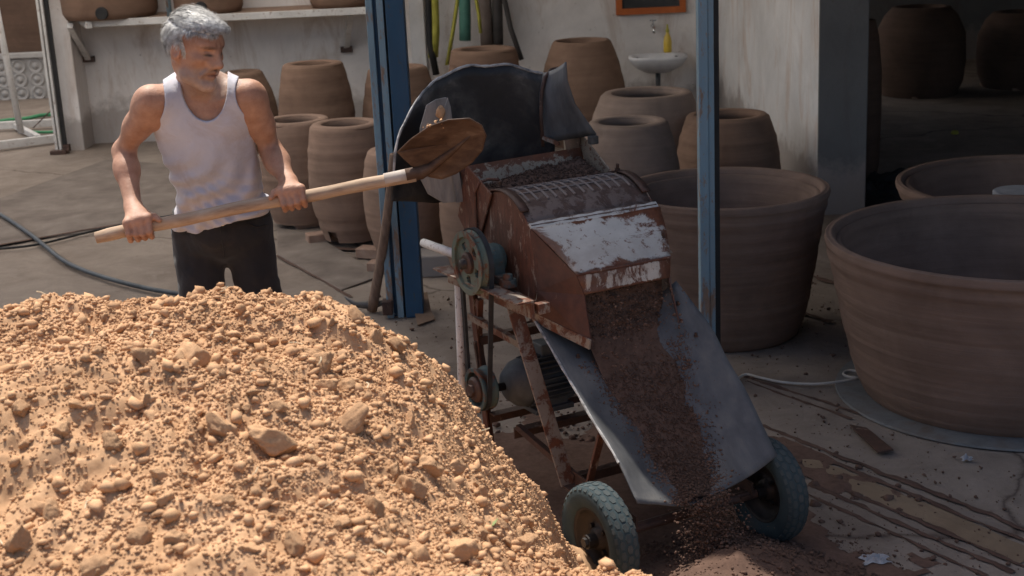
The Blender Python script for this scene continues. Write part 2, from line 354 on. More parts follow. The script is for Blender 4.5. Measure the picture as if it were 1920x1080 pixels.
# roof: corrugated sheets on purlins, shading everything but the heap and the man
def roof_sheet(poly, z, label, mat='roof'):
    pts = np.array(poly); mb = MB(); x0, x1 = pts[:, 0].min(), pts[:, 0].max()
    def yr(x):
        ys = []
        for (ax, ay), (bx, by) in zip(pts, np.roll(pts, -1, 0)):
            if (ax-x)*(bx-x) <= 0 and ax != bx: ys.append(ay+(by-ay)*(x-ax)/(bx-ax))
        return (min(ys), max(ys)) if ys else (0, 0)
    r = [[], []]
    for k, x in enumerate(np.arange(x0+.002, x1, .05)):
        a, b = yr(x); zz = z+(.012 if k % 2 else -.012); r[0].append((x, a, zz)); r[1].append((x, b, zz+.15))
    mb.grid(r); o = mb.build('shed_roof', MT[mat], solid=0 if mat == 'sheet' else .004); return tag(o, label, 'roof')
def translucent():
    m, t, b = nodes('translucent_sheet'); tr = N(t, 'ShaderNodeBsdfTranslucent'); tr.inputs[0].default_value = (.90, .87, .83, 1)
    mx = N(t, 'ShaderNodeMixShader'); mx.inputs[0].default_value = .75; b.inputs['Base Color'].default_value = (.5, .48, .43, 1); b.inputs['Roughness'].default_value = .6
    t.links.new(b.outputs[0], mx.inputs[1]); t.links.new(tr.outputs[0], mx.inputs[2]); t.links.new(mx.outputs[0], t.nodes['Material Output'].inputs[0]); return m
MT['sheet'] = translucent()
roof_sheet([(-9, 5.6), (-.62, 5.6), (-.62, 17.5), (-9, 17.5)], 3.3, 'translucent corrugated sheet roof over the yard behind the man', 'sheet')
roof_sheet([(-.66, 5.35), (.2, 4.85), (1.1, 4.6), (1.1, 16), (-.66, 16)], 3.34, 'corrugated shed roof between the blue posts')
roof_sheet([(1.02, 3.9), (7.6, 3.9), (7.6, 16), (1.02, 16)], 3.40, 'corrugated shed roof over the basins at right')
# blue posts
def blue_post(base, w, d, label, chan):
    e = empty('blue_post', (base[0], base[1], 0), 0, label, 'post', 'blue steel roof posts')
    H = 3.25
    if chan:   # back-to-back channels: two flange strips and a deep web turned to the right
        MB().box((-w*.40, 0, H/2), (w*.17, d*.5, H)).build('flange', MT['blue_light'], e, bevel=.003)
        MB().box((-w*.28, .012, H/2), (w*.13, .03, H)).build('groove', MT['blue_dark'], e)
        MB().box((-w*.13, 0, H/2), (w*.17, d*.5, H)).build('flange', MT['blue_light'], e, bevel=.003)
        MB().box((-w*.025, .03, H/2), (w*.06, .02, H)).build('gap_shade_strip', MT['black'], e)  # black bar painted as the shade between flange and web
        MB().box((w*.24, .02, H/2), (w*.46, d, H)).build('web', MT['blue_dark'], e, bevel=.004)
        MB().box((-w*.46, -.03, .06), (.05, .07, .07)).build('foot_bracket', MT['rust_dark'], e, bevel=.004)
    else:
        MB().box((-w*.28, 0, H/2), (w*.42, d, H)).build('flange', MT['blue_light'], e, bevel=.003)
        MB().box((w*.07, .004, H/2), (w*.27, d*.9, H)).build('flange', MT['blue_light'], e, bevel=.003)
        MB().box((w*.35, .03, H/2), (w*.24, d*.9, H)).build('web', MT['black'], e)  # black strip for the post's dark side, shade put into colour
    return e
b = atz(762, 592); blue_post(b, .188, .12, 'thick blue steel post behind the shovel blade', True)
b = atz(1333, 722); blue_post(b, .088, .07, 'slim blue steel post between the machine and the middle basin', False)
# ============================================================ THE SOIL HEAP
def rbf(pts, vals):
    pts = np.array(pts); n = len(pts)
    def phi(r): return -np.sqrt(r*r+.05**2)
    K = phi(np.linalg.norm(pts[:, None]-pts[None], axis=-1))+np.eye(n)*.002; P = np.c_[np.ones(n), pts]
    A = np.block([[K, P], [P.T, np.zeros((3, 3))]]); s = np.linalg.solve(A, np.r_[vals, 0, 0, 0])
    def f(X, Y):
        q = np.stack([X, Y], -1); out = s[n]+s[n+1]*X+s[n+2]*Y
        for k in range(n): out = out+s[k]*phi(np.linalg.norm(q-pts[k], axis=-1))
        return out
    return f
sil = [(-60, 640, 3.1), (0, 624, 3.2), (60, 600, 3.3), (150, 577, 3.4), (270, 563, 3.42), (350, 563, 3.42), (440, 561, 3.42), (520, 571, 3.42), (600, 577, 3.42), (660, 601, 3.42), (720, 632, 3.40), (790, 690, 3.36), (825, 735, 3.33), (862, 797, 3.28), (900, 885, 3.2), (945, 968, 3.1), (990, 1035, 3.0), (1030, 1078, 2.95), (1085, 1092, 2.9), (1190, 1104, 2.85), (1260, 1120, 2.75)]
cp = []; cv = []
for x, y, Y in sil:
    p = at(x, y, Y); cp.append(p[:2]); cv.append(p[2])
for i, (x, y, Y) in enumerate(sil):                      # falling away behind the crest, dug steep
    p = at(x, y, Y); r = np.array([p[0], p[1]]); d = np.array([0, 1.0]) if i < 11 else np.array([.75, .66]) if i < 17 else np.array([.8, .6])
    zz = p[2]
    f = at(x, y+42, Y-.24); cp.append(f[:2]); cv.append(f[2]); q = r+d*.14; cp.append(q); cv.append(zz-.13-(.08 if i > 11 else 0))
    q = r+d*.42; cp.append(q); cv.append(zz*(.36 if i < 12 else .14)); q = r+d*.85; cp.append(q); cv.append(-.03); q = r+d*1.3; cp.append(q); cv.append(-.12)
for X, Y, z in [(-1.5, 2.4, .90), (-1.0, 2.4, .93), (-.5, 2.4, .93), (-.1, 2.4, .80), (-1.3, 2.0, .80), (-.8, 2.0, .84), (-.3, 1.95, .82), (.15, 1.95, .68), (-1.3, 1.3, .45), (-.5, 1.3, .48), (.2, 1.3, .36), (-1.0, .7, 0), (-.2, .7, 0), (.4, .7, -.05), (-2.2, 2.8, .55), (-2.2, 2.0, .4), (-2.2, 1.2, .1), (-2.8, 2.8, .0), (-2.8, 1.8, -.05), (-2.7, 3.6, -.08), (.75, 2.2, .15), (1.05, 2.4, -.05), (.8, 1.5, -.05), (1.3, 3.0, -.1), (.35, 2.3, .60)]:
    cp.append((X, Y)); cv.append(z)
heap_base = rbf(cp, cv)
def heap_z(X, Y, fine=True):
    z = heap_base(X, Y)
    q = np.stack([X, Y], -1)
    r = .030*fbm(q*3.2, 3, 11)
    if fine:
        l = fbm(q*9+1.3*fbm(q*4, 2, 5)[..., None], 4, 21); r = r+.024*l+.009*(np.abs(fbm(q*22, 3, 31))-.45)+.0018*fbm(q*75, 2, 41)
    return z+r*np.clip((z+.1)*4, 0, 1)
xs = np.r_[np.arange(-2.9, -1.5, .02), np.arange(-1.5, .42, .0062), np.arange(.42, 1.35, .02)]; ys = np.r_[np.arange(.6, 1.75, .02), np.arange(1.75, 3.6, .0068), np.arange(3.6, 4.75, .014)]
X, Y = np.meshgrid(xs, ys, indexing='ij'); Z = heap_z(X, Y)
keep = Z > -.03
n, m = X.shape; idx = np.arange(n*m).reshape(n, m)
F = np.stack([idx[:-1, :-1], idx[1:, :-1], idx[1:, 1:], idx[:-1, 1:]], -1).reshape(-1, 4)
F = F[keep.ravel()[F].all(1)]
used = np.unique(F); remap = np.zeros(n*m, np.int64); remap[used] = np.arange(len(used))
def soil_mat(name, cols, bs=1.0, clod=False):
    m, t, b = nodes(name); co = coords(t, kind='Object')
    c = ramp(t, noise(t, co, 6, 12, .7, .6), [(.28, cols[0]), (.5, cols[1]), (.72, cols[2])])
    c2 = ramp(t, noise(t, co, 45, 8, .7), [(.3, tuple(q*.72 for q in cols[1])), (.65, tuple(min(1, q*1.12) for q in cols[2]))])
    c = mix(t, .45, c, c2)
    inf = N(t, 'ShaderNodeObjectInfo')
    hs = N(t, 'ShaderNodeHueSaturation'); mv = N(t, 'ShaderNodeMapRange'); mv.inputs['To Min'].default_value = .82; mv.inputs['To Max'].default_value = 1.12
    t.links.new(inf.outputs['Random'], mv.inputs['Value']); t.links.new(mv.outputs[0], hs.inputs['Value']); t.links.new(c, hs.inputs['Color'])
    t.links.new(hs.outputs[0], b.inputs['Base Color']); b.inputs['Roughness'].default_value = .95; b.inputs['Specular IOR Level'].default_value = .15
    if clod:
        n1 = bump(t, b, noise(t, co, 2.5, 8, .7), .5, .006); bump(t, b, noise(t, co, 10, 5, .7), .4, .002, n1); return m
    n1 = bump(t, b, noise(t, co, 55*bs, 8, .7), .35, .005/bs); bump(t, b, noise(t, co, 240*bs, 4, .7), .3, .0015/bs, n1)
    return m
MT['soil'] = soil_mat('dry_tan_soil', ((.28, .15, .074), (.43, .248, .132), (.59, .37, .218)))
MT['clod'] = soil_mat('dry_clod', ((.28, .15, .075), (.42, .242, .129), (.55, .345, .203)), clod=True)
MT['soil_dark'] = soil_mat('crushed_brown_soil', ((.055, .033, .025), (.095, .057, .042), (.15, .093, .07)))
HEAP = link('soil_heap', rawmesh('soil_heap', np.stack([X, Y, Z], -1).reshape(-1, 3)[used], remap[F]), MT['soil'], smooth=True)
tag(HEAP, 'big sunlit heap of dry tan clay soil filling the left foreground', 'soil heap')
# clods
def icos(sub):
    bm = bmesh.new(); bmesh.ops.create_icosphere(bm, subdivisions=sub, radius=1); V = np.array([v.co[:] for v in bm.verts]); Fi = np.array([[v.index for v in f.verts] for f in bm.faces]); bm.free(); return V, Fi
def lump(V, seed, rough=.28):
    d = 1+rough*fbm(V*1.1+seed*5.3, 3, seed)+.12*fbm(V*3.1, 3, seed+50); r = np.random.default_rng(seed); s = r.uniform(.72, 1.2, 3)
    W = V*d[:, None]*s
    for k in range(7 if len(V) > 20 else 2):                                    # broken flat faces
        nr = r.normal(size=3); nr /= np.linalg.norm(nr); h = W@nr; lim = .62*h.max(); over = np.clip(h-lim, 0, None); W = W-over[:, None]*nr*.9
    if len(V) < 20: W = W*r.uniform(.68, 1.22, (len(V), 1))
    if len(V) > 100: W = W*(1+.085*fbm(V*5.3, 3, seed+9)[:, None]+.05*np.abs(fbm(V*13, 2, seed+19))[:, None])
    return W
V2, F2 = icos(3); V3, F3 = icos(4); V1, F1 = icos(1)
clod_me = [rawmesh('clod', lump(V2, 100+k), F2) for k in range(10)]; clod_big = [rawmesh('clod', lump(V3, 200+k), F3) for k in range(8)]
for me in clod_me+clod_big: me.materials.append(MT['clod']); me.shade_smooth()
def add_clod(x, y, r, big=False, sink=.25):
    z = float(heap_z(np.array([x]), np.array([y]))[0]); me = random.choice(clod_big if big else clod_me)
    o = bpy.data.objects.new('clod', me); C.objects.link(o); o.parent = HEAP; o.location = (x, y, z+r*(1-2*sink)*.6)
    o.scale = (r*random.uniform(.85, 1.25), r*random.uniform(.85, 1.2), r*random.uniform(.65, 1.0)); o.rotation_euler = [random.uniform(0, 6.28) for _ in range(3)]
def hit(px, py):                                          # where a pixel's ray meets the heap
    d = ray(px, py); ts = np.linspace(1.2, 4.2, 1500); P = _C+np.outer(ts, d/np.linalg.norm(d)); hz = heap_base(P[:, 0], P[:, 1]); k = np.argmax(P[:, 2] < hz)
    return P[k]
for px, py, w in [(655, 822, 66), (583, 645, 72), (510, 845, 72), (420, 820, 60), (280, 700, 50), (355, 690, 64), (150, 772, 40), (38, 770, 48), (45, 820, 30), (605, 675, 52), (650, 705, 46), (612, 715, 50), (560, 772, 40), (525, 800, 38), (775, 950, 50), (805, 910, 48), (740, 905, 36), (860, 1050, 62), (790, 1040, 56), (930, 1000, 40), (705, 985, 44), (120, 820, 36), (215, 845, 40), (330, 1010, 60), (265, 1003, 44), (420, 960, 44), (560, 1030, 58), (470, 1040, 44), (640, 1010, 40), (100, 960, 46), (40, 1010, 56), (180, 1045, 60), (1122, 1048, 34), (985, 1046, 46), (1040, 1056, 40), (700, 640, 44), (735, 650, 36), (265, 555, 22), (440, 546, 16), (395, 548, 15), (222, 560, 16), (100, 590, 30), (60, 582, 26), (770, 800, 34), (850, 880, 36), (905, 940, 34), (600, 900, 36), (300, 905, 40), (380, 880, 36), (160, 900, 34), (470, 640, 30), (430, 690, 28)]:
    p = hit(px, py)
    if p is not None: add_clod(p[0], p[1], w/2*pxm(p)*1.05, big=w > 33, sink=.42)
def spread(nn, lo=(0, 545), hi=(1200, 1080)):
    """random spots on the visible heap, even over its area"""
    out = []
    while len(out) < nn:
        x = rng.uniform(-2.3, .75, 4000); y = rng.uniform(1.5, 3.75, 4000); z = heap_base(x, y); ok = (z > .12)
        P = np.c_[x, y, z]-_C; q = P@_M; u = 960+FPX*q[:, 0]/-q[:, 2]; v = 540-FPX*q[:, 1]/-q[:, 2]
        ok &= ((u > -150) & (u < 1330) & (v < 1200)) | (rng.uniform(0, 1, 4000) < .28)
        out += list(zip(x[ok], y[ok]))
    return out[:nn]
for x, y in spread(238): add_clod(x, y, float(np.clip(rng.pareto(3.0)*.005+.010, .010, .023)), sink=.25)
def crumbs(name, pts, rad, mat, parent=None, base=None, flat=.8, seed=3):
    """many little lumps as one mesh: pts (n,3), rad (n,)"""
    r = np.random.default_rng(seed); Vb, Fb = base if base else (V1, F1); n = len(pts); k = len(Vb)
    variants = np.stack([lump(Vb, 300+i, .35) for i in range(12)]); pick = r.integers(0, 12, n)
    q = r.normal(size=(n, 4)); q /= np.linalg.norm(q, axis=1)[:, None]; w_, x_, y_, z_ = q.T
    R = np.stack([1-2*(y_**2+z_**2), 2*(x_*y_-z_*w_), 2*(x_*z_+y_*w_), 2*(x_*y_+z_*w_), 1-2*(x_**2+z_**2), 2*(y_*z_-x_*w_), 2*(x_*z_-y_*w_), 2*(y_*z_+x_*w_), 1-2*(x_**2+y_**2)], -1).reshape(n, 3, 3)
    Vv = np.einsum('nij,nkj->nki', R, variants[pick])*rad[:, None, None]*np.array([1, 1, flat])+pts[:, None]
    Fv = (Fb[None]+(np.arange(n)*k)[:, None, None]).reshape(-1, 3)
    o = link(name, rawmesh(name, Vv.reshape(-1, 3), Fv), mat, parent, smooth=False); tag(o, kind='stuff'); return o
NCR = 112000
s = np.array(spread(NCR)); rad = np.clip(rng.pareto(3.0, NCR)*.0024+.0022, .002, .017)
dens = fbm(s*2.3, 3, 71); kp = rng.uniform(-.9, .9, NCR) < dens+.55; s = s[kp]; rad = rad[kp]
zz = heap_z(s[:, 0], s[:, 1])
crumbs('loose_crumbs', np.c_[s, zz+rad*.35], rad, MT['soil'], HEAP)
# straw bits
MT['straw'] = noisy('dry_straw', [(.3, (.45, .36, .22)), (.7, (.72, .62, .45))], 20, .8, bstr=0)
mb = MB()
for k in range(60):
    x, y = spread(1)[0]; z = float(heap_z(np.array([x]), np.array([y]))[0]); a = random.uniform(0, 6.28); L = random.uniform(.015, .05); t_ = random.uniform(-.3, .5)
    mb.tube([(x, y, z+.006), (x+L*.5*math.cos(a), y+L*.5*math.sin(a), z+.009+t_*L*.4), (x+L*math.cos(a+.3), y+L*math.sin(a+.3), z+.008+t_*L)], random.uniform(.0008, .0016), 5)
mb.build('straw_bits', MT['straw'], HEAP)['kind'] = 'stuff'
def leafy(px, py):
    p = hit(px, py); e = empty('seedling', p, 0, None, 'plant'); mb = MB()
    for k in range(7):
        a = random.uniform(0, 6.28); L = random.uniform(.012, .022); d = Vector((math.cos(a), math.sin(a), .9)); sd2 = Vector((-math.sin(a), math.cos(a), 0))
        b0 = Vector((0, 0, .004+k*.002)); mb.grid([[b0, b0], [b0+d*L*.5-sd2*L*.28, b0+d*L*.5+sd2*L*.28], [b0+d*L-sd2*.001, b0+d*L+sd2*.001]])
    mb.build('leaf', MT['leaf'], e); return e
MT['leaf'] = noisy('pale_green_leaf', [(.3, (.16, .22, .09)), (.7, (.28, .34, .15))], 20, .6, bstr=0)
tag(leafy(918, 998), 'pale green seedling in the soil nearest the wheel'); tag(leafy(858, 1000), 'pale green seedling in the soil left of its twin')
# ============================================================ THE SOIL CRUSHER
MYAW = math.radians(28); MU = np.array([math.cos(MYAW), math.sin(MYAW), 0]); MV = np.array([math.sin(MYAW), -math.cos(MYAW), 0]); MO = np.array([.52, 3.995, 0])
def PL(x, y, u):                     # machine-local point on the plane across the axle at u
    p = plane(x, y, MO+MU*u, MU)-MO; return Vector((u, -(p@MV), p[2]))
def PV(x, y, back):                  # machine-local point on the plane `back` metres behind the axle
    p = plane(x, y, MO-MV*back, MV)-MO; return Vector((p@MU, back, p[2]))
def w2(p): return MO+MU*p[0]-MV*p[1]+np.array([0, 0, p[2]])
MACH = empty('soil_crusher', MO, MYAW, 'rusty two-wheeled soil crushing machine with belt drive, hopper and black chute', 'machine')
DC = (.70, .872); DR = .215; HW = .238
def arc(a0, a1, n, r=DR): return [(DC[0]+r*math.cos(math.radians(a0+(a1-a0)*k/n)), DC[1]+r*math.sin(math.radians(a0+(a1-a0)*k/n))) for k in range(n+1)]
# wheels
def make_wheel(x):
    w = MB(); R = .19; WS = .905
    prof = [(.105, -.030), (.118, -.040), (.140, -.0465), (.160, -.047), (.174, -.042), (.181, -.034), (.1845, -.018), (.1855, 0), (.1845, .018), (.181, .034), (.174, .042), (.160, .047), (.140, .0465), (.118, .040), (.105, .030), (.10, 0)]
    e = bpy.data.objects.new('wheel', None); C.objects.link(e); e.parent = MACH; e.location = (x, 0, R*WS); e.scale = (WS*.95, WS, WS); e.empty_display_size = .05
    w.lathe(prof, 56, axis='X', closed=True); w.build('tyre', MT['tyre'], e, smooth=True)
    t = MB()
    for row, xx, n, hw in ((0, 0, 34, .0125), (1, -.0245, 34, .0105), (2, .0245, 34, .0105), (3, -.040, 34, .006), (4, .040, 34, .006)):
        for k in range(n):
            a = 2*math.pi*(k+(.5 if row in (1, 2) else 0))/n; r0 = {0: .184, 1: .181, 2: .181, 3: .173, 4: .173}[row]; tilt = {0: 0, 1: -.18, 2: .18, 3: -.8, 4: .8}[row]
            rad = Vector((0, math.cos(a), math.sin(a))); tan = Vector((0, -math.sin(a), math.cos(a))); axx = Vector((1, 0, 0))
            nr = (rad*math.cos(tilt)+axx*math.sin(tilt)); lat = (axx*math.cos(tilt)-rad*math.sin(tilt)); c = rad*r0+axx*xx; L = .0145
            hexa = [(-hw, 0), (-hw*.55, L), (hw*.55, L), (hw, 0), (hw*.55, -L), (-hw*.55, -L)] if row < 3 else [(-hw, -L*.7), (-hw, L*.7), (hw, L*.7), (hw, -L*.7)]
            lo = [c+lat*p+tan*q-nr*.004 for p, q in hexa]; hi = [c+lat*p*.9+tan*q*.9+nr*.003 for p, q in hexa]; m = len(hexa)
            t.add(lo+hi, [tuple(range(m, 2*m))]+[(i, (i+1) % m, m+(i+1) % m, m+i) for i in range(m)])
    t.build('tread', MT['tread'], e)
    r = MB(); r.lathe([(.112, -.034), (.108, -.036), (.100, -.028), (.094, -.006), (.06, .002), (.04, -.004), (.036, -.02), (.0, -.02)], 40, axis='X'); r.lathe([(.112, .034), (.108, .036), (.100, .028), (.094, -.002)], 40, axis='X'); r.build('rim', MT['steel_dark'], e, smooth=True)
    h = MB(); h.tube([(-.055, 0, 0), (.04, 0, 0)], .024, 14); h.tube([(-.066, 0, 0), (-.055, 0, 0)], .017, 6)
    for k in range(4):
        a = math.pi/4+k*math.pi/2; h.tube([(-.014, .05*math.cos(a), .05*math.sin(a)), (.002, .05*math.cos(a), .05*math.sin(a))], .008, 6)
    h.build('hub', MT['steel_dark'], e)
    return e
make_wheel(-.335); make_wheel(.285)
MB().tube([(-.33, 0, .172), (.28, 0, .172)], .016, 12).build('axle', MT['rust_dark'], MACH)
# drum casing
def casing_side(x, name='side_plate'):
    pts = [(x, y, z) for y, z in arc(-30, 228, 36)]
    b = MB(); b.poly(pts, (.005 if x < 0 else -.005, 0, 0)); return b.build(name, MT['rust'], MACH, bevel=.002, bseg=1)
casing_side(-HW); casing_side(HW)
rows = []
for y, z in arc(42, 140, 14, DR-.004): rows.append([(x, y, z) for x in np.linspace(-HW+.006, HW-.006, 12)])
MB().grid(rows).build('drum_cover', MT['band'], MACH, smooth=True, solid=.005)
def ridge_me():
    b = MB(); b.tube([(0, y-DC[0], z-DC[1]) for y, z in arc(70, 116, 8, DR+.001)], .0042, 6); return b.mesh('rib')
rm = ridge_me(); rm.materials.append(MT['band_light'])
for x in np.linspace(-.19, .19, 12):
    o = bpy.data.objects.new('rib', rm); C.objects.link(o); o.parent = MACH; o.location = (x+random.uniform(-.003, .003), DC[0], DC[1])
for ang in (78, 90, 102):
    y, z = arc(ang, ang, 1, DR+.001)[0]; MB().tube([(x, y, z+.0006*math.sin(x*40)) for x in np.linspace(-.2, .2, 9)], .003, 6).build('cross_rib', MT['band_light'], MACH)
for x in (-HW+.008, HW-.008):                              # rim straps with edge welds
    rows = [[(x-.016, y, z), (x+.016, y, z)] for y, z in arc(62, 128, 14, DR+.006)]
    MB().grid(rows).build('strap', MT['rust_dark'], MACH, solid=.006, smooth=True)
TL, TR = PL(1010, 440, -HW), PL(1222, 378, HW)
my = (TL.y+TR.y)/2; mz = (TL.z+TR.z)/2; TL = Vector((-HW-.004, my, mz)); TR = Vector((HW+.004, my, mz))
BL = Vector((-.174, .353, .874)); BR = Vector((.176, .353, .874)); FL = Vector((-.158, .336, .812)); FR = Vector((.160, .336, .812))
c0 = arc(57, 57, 1, DR+.004)[0]
# flat band between drum cover and lid, in two steps
b = MB(); y1, z1 = c0; y0, z0 = my+.008, mz+.006
b.grid([[(x, y1+(y0-y1)*s, z1+(z0-z1)*s+(.004 if s == .5 else 0)) for x in np.linspace(-HW+.002, HW-.002, 10)] for s in (0, .5, 1)]); b.build('joint_band', MT['band'], MACH, solid=.006)
b = MB(); rows = []
for s in (0, 1): rows.append([(x, y0+.012-.02*s+.001*math.sin(x*60), z0+.006-.016*s+.0015*math.sin(x*90+s)) for x in np.linspace(-HW-.002, HW+.002, 30)])
b.grid(rows); b.build('lid_edge_strip', MT['rust_white'], MACH, solid=.007)
def quad(name, a, b_, c, d, mat, n=10, bulge=0.0, thick=.004, dent=.002, seed=1):
    g = []
    a, b_, c, d = map(np.array, (a, b_, c, d)); nr = np.cross(b_-a, d-a); nr /= np.linalg.norm(nr)
    for i in range(n+1):
        s = i/n; r = []
        for j in range(n+1):
            t_ = j/n; p = (a*(1-t_)+b_*t_)*(1-s)+(d*(1-t_)+c*t_)*s
            p = p+nr*(bulge*4*s*(1-s)+dent*float(fbm(np.array([[s*3+seed, t_*3]]), 2, seed)[0])); r.append(tuple(p))
        g.append(r)
    o = MB().grid(g).build(name, mat, MACH, solid=thick, smooth=True); m1 = n+1
    ed = np.array([[max(0, 1-min(i, n-i, j, n-j)/(n*.12)) for j in range(m1)] for i in range(m1)]).ravel(); ca = o.data.color_attributes.new('edge', 'FLOAT_COLOR', 'POINT'); ca.data.foreach_set('color', np.repeat(ed, 4).astype(np.float32)); return o
quad('lid', TL, TR, BR, BL, MT['rust_white'], 14, -.006, .004, .003, 3)
quad('lid_flap', BL, BR, FR, FL, MT['rust_flap'], 8, 0, .004, .003, 5)
MB().tube([BL+Vector((0, -.002, .001)), BR+Vector((0, -.002, .001))], .004, 6).build('lid_crease', MT['rust'], MACH)
LC = PL(1110, 648, -.165); RC = Vector((.17, LC.y, LC.z+.02))
for sg, nm in ((-1, 'hood_side'), (1, 'hood_side')):
    b = MB(); X = lambda p: Vector((sg*abs(p.x), p.y, p.z))
    q = [X(TL), Vector((sg*HW, .50, .90)), Vector((sg*HW, .488, .804)), Vector((sg*HW, .512, .719)), X(LC), X(FL), X(BL)]
    b.add(q, [(0, 1, 6), (1, 2, 6), (2, 5, 6), (2, 3, 4, 5)]); b.build(nm, MT['rust_deep'], MACH, solid=.005)
    MB().bar(Vector((sg*(HW+.003), .52, .712)), X(LC)+Vector((sg*.006, 0, .004)), .006, .032).build('hood_edge_iron', MT['frame_paint'], MACH)
MB().add([(-HW, .52, .70), (HW, .52, .70), (HW, .62, .66), (-HW, .62, .66)], [(0, 1, 2, 3)]).build('hood_floor', MT['rust_dark'], MACH, solid=.005)
# curved seam on the side plate and the flange in front of it
MB().tube([(-HW-.004, y, z) for y, z in arc(-28, 60, 12, DR+.001)], .0065, 6).build('seam', MT['rust_dark'], MACH)
# studs and nuts
bolt = MB(); bolt.tube([(0, 0, 0), (0, 0, .026)], .0055, 8); bolt.tube([(0, 0, .001), (0, 0, .009)], .010, 6); bm_ = bolt.mesh('bolt'); bm_.materials.append(MT['rust_dark'])
for x, y, z in [(-.20, y1-.02, z1-.008), (-.045, y1-.02, z1-.008), (.115, y1-.02, z1-.008), (-HW+.02, DC[0]+.045, DC[1]+DR+.003), (HW-.02, DC[0]+.02, DC[1]+DR+.006), (HW-.05, .41, .922)]:
    o = bpy.data.objects.new('bolt', bm_); C.objects.link(o); o.parent = MACH; o.location = (x, y, z); o.rotation_euler = (.25, random.uniform(-.2, .2), 0)
# hopper
hl = [PL(x, y, -HW-.012) for x, y in ((873, 308), (921, 364), (896, 458), (880, 450), (858, 405))]
b = MB(); b.poly(hl, (.006, 0, 0)); b.build('hopper_side', MT['rust'], MACH, bevel=.002, bseg=1)
hr = [PL(x, y, HW+.004) for x, y in ((1053, 233), (1090, 251), (1146, 322), (1148, 350), (1062, 330))]
b = MB(); b.poly(hr, (.006, 0, 0)); b.build('hopper_side', MT['hopper_cream'], MACH, bevel=.002, bseg=1)
b = MB(); b.poly([PL(1054, 235, HW-.003), PL(1088, 252, HW-.003), PL(1084, 300, HW-.003), PL(1066, 312, HW-.003)], (.004, 0, 0)); b.build('welded_patch', MT['rust_dark'], MACH)
yb = 1.0
quad('hopper_back', (-HW, yb, 1.125), (HW, yb-.01, 1.135), (HW, yb-.08, .93), (-HW, yb-.08, .93), MT['hopper_cream'], 6, 0, .005)
quad('hopper_floor', (-HW, yb-.08, .93), (HW, yb-.08, .93), (HW, .86, .86), (-HW, .86, .86), MT['rust_dark'], 4, 0, .005)
quad('hopper_front', (-HW, .80, 1.075), (HW, .80, 1.075), (HW, .82, .98), (-HW, .82, .98), MT['rust_dark'], 4, 0, .005)
MB().tube([PL(896, 452, -HW-.018), PL(892, 400, -HW-.018), PL(890, 360, -HW-.018), PL(900, 342, -HW-.012), PL(915, 336, -HW+.03), PL(935, 337, -HW+.05)], .005, 8).build('wire_handle', MT['rust'], MACH, smooth=True)
# rear guard: cut plastic drum
topx = [-.455, -.45, -.414, -.35, -.233, -.088, .037, .13, .19]; topz = [1.06, 1.15, 1.25, 1.324, 1.411, 1.442, 1.432, 1.405, 1.385]
g = []; xs = np.linspace(-.453, .19, 40)
for k in range(13):
    s = k/12; r = []
    for x in xs:
        zt = float(np.interp(x, topx, topz)); zb = .97+.05*max(0, (-x-.25)/.2); z = zb+(zt-zb)*s; q = (x+.13)/.32
        y = 1.10+.10*(1-q*q)*(1-.2*s)-.02*s+.006*math.sin(x*14+s*4)
        r.append((x, y, z+.004*math.sin(x*37)*(s > .9)))
    g.append(r)
MB().grid(g).build('rear_guard', MT['rubber_black'], MACH, solid=.006, smooth=True)
MB().tube([(p[0], p[1]-.002, p[2]+.001) for p in g[-1]], [.0035+.002*abs(math.sin(k*1.7)) for k in range(40)], 6).build('guard_edge', MT['plastic_edge'], MACH)
sp = [(800, 197), (818, 186), (838, 182), (845, 230), (850, 280), (858, 330), (868, 378), (832, 381), (803, 364), (788, 335), (784, 290), (788, 240)]
b = MB(); ctr = Vector((0, 0, 0)); P_ = [PV(x, y, .985+.0009*(845-x)) for x, y in sp]
b.poly(P_, (0, .006, 0)); b.build('guard_strip', MT['strip_grey'], MACH, bevel=.003)
b = MB(); b.poly([PV(840, 183, .975), PV(845, 200, .975), PV(862, 330, .965), PV(869, 378, .962), PV(856, 380, .965), PV(848, 330, .97), PV(834, 200, .978)], (0, .004, 0)); b.build('guard_strip_fold', MT['strip_grey'], MACH)
b = MB(); lv_ = lump(V2, 431)*np.array([.022, .012, .024]); b.add([PV(826, 212, .965)+Vector(v) for v in lv_], [tuple(f) for f in F2]); b.build('mud_clump', MT['soil'], MACH, smooth=True)
wl = [(1019, 137), (1012, 175), (1012, 220), (1018, 268)]; wr = [(1061, 116), (1063, 150), (1078, 195), (1118, 252)]; wm = [(1044, 132), (1036, 170), (1042, 215), (1062, 262)]
rows = []
for a, m_, c in zip(wl, wm, wr): rows.append([PV(*a, 1.06), PV(*m_, 1.0), PV(*c, .90)])
fine = []
for i in range(13):
    f = i/12*3; k = min(int(f), 2); f -= k; row = []
    for j in range(9):
        q = j/8; A = [rows[k][n].lerp(rows[k+1][n], f) for n in range(3)]
        row.append(A[0]*((1-q)**2)+A[1]*(2*q*(1-q))+A[2]*(q*q))
    fine.append(row)
MB().grid(fine).build('guard_wing', MT['plastic_grey'], MACH, solid=.005, smooth=True)
MB().tube([PV(x, y, 1.035) for x, y in ((1046, 128), (1033, 131), (1022, 145), (1016, 170), (1014, 215), (1018, 275))], .0065, 8).build('guard_rod', MT['rust_dark'], MACH, smooth=True)
MB().bar(PV(1018, 258, 1.03), PV(1048, 270, .98), .012, .012).build('guard_brace', MT['frame_paint'], MACH)
MB().box(PV(1112, 262, .90), (.03, .03, .03)).build('guard_clip', MT['rubber_black'], MACH, bevel=.004)
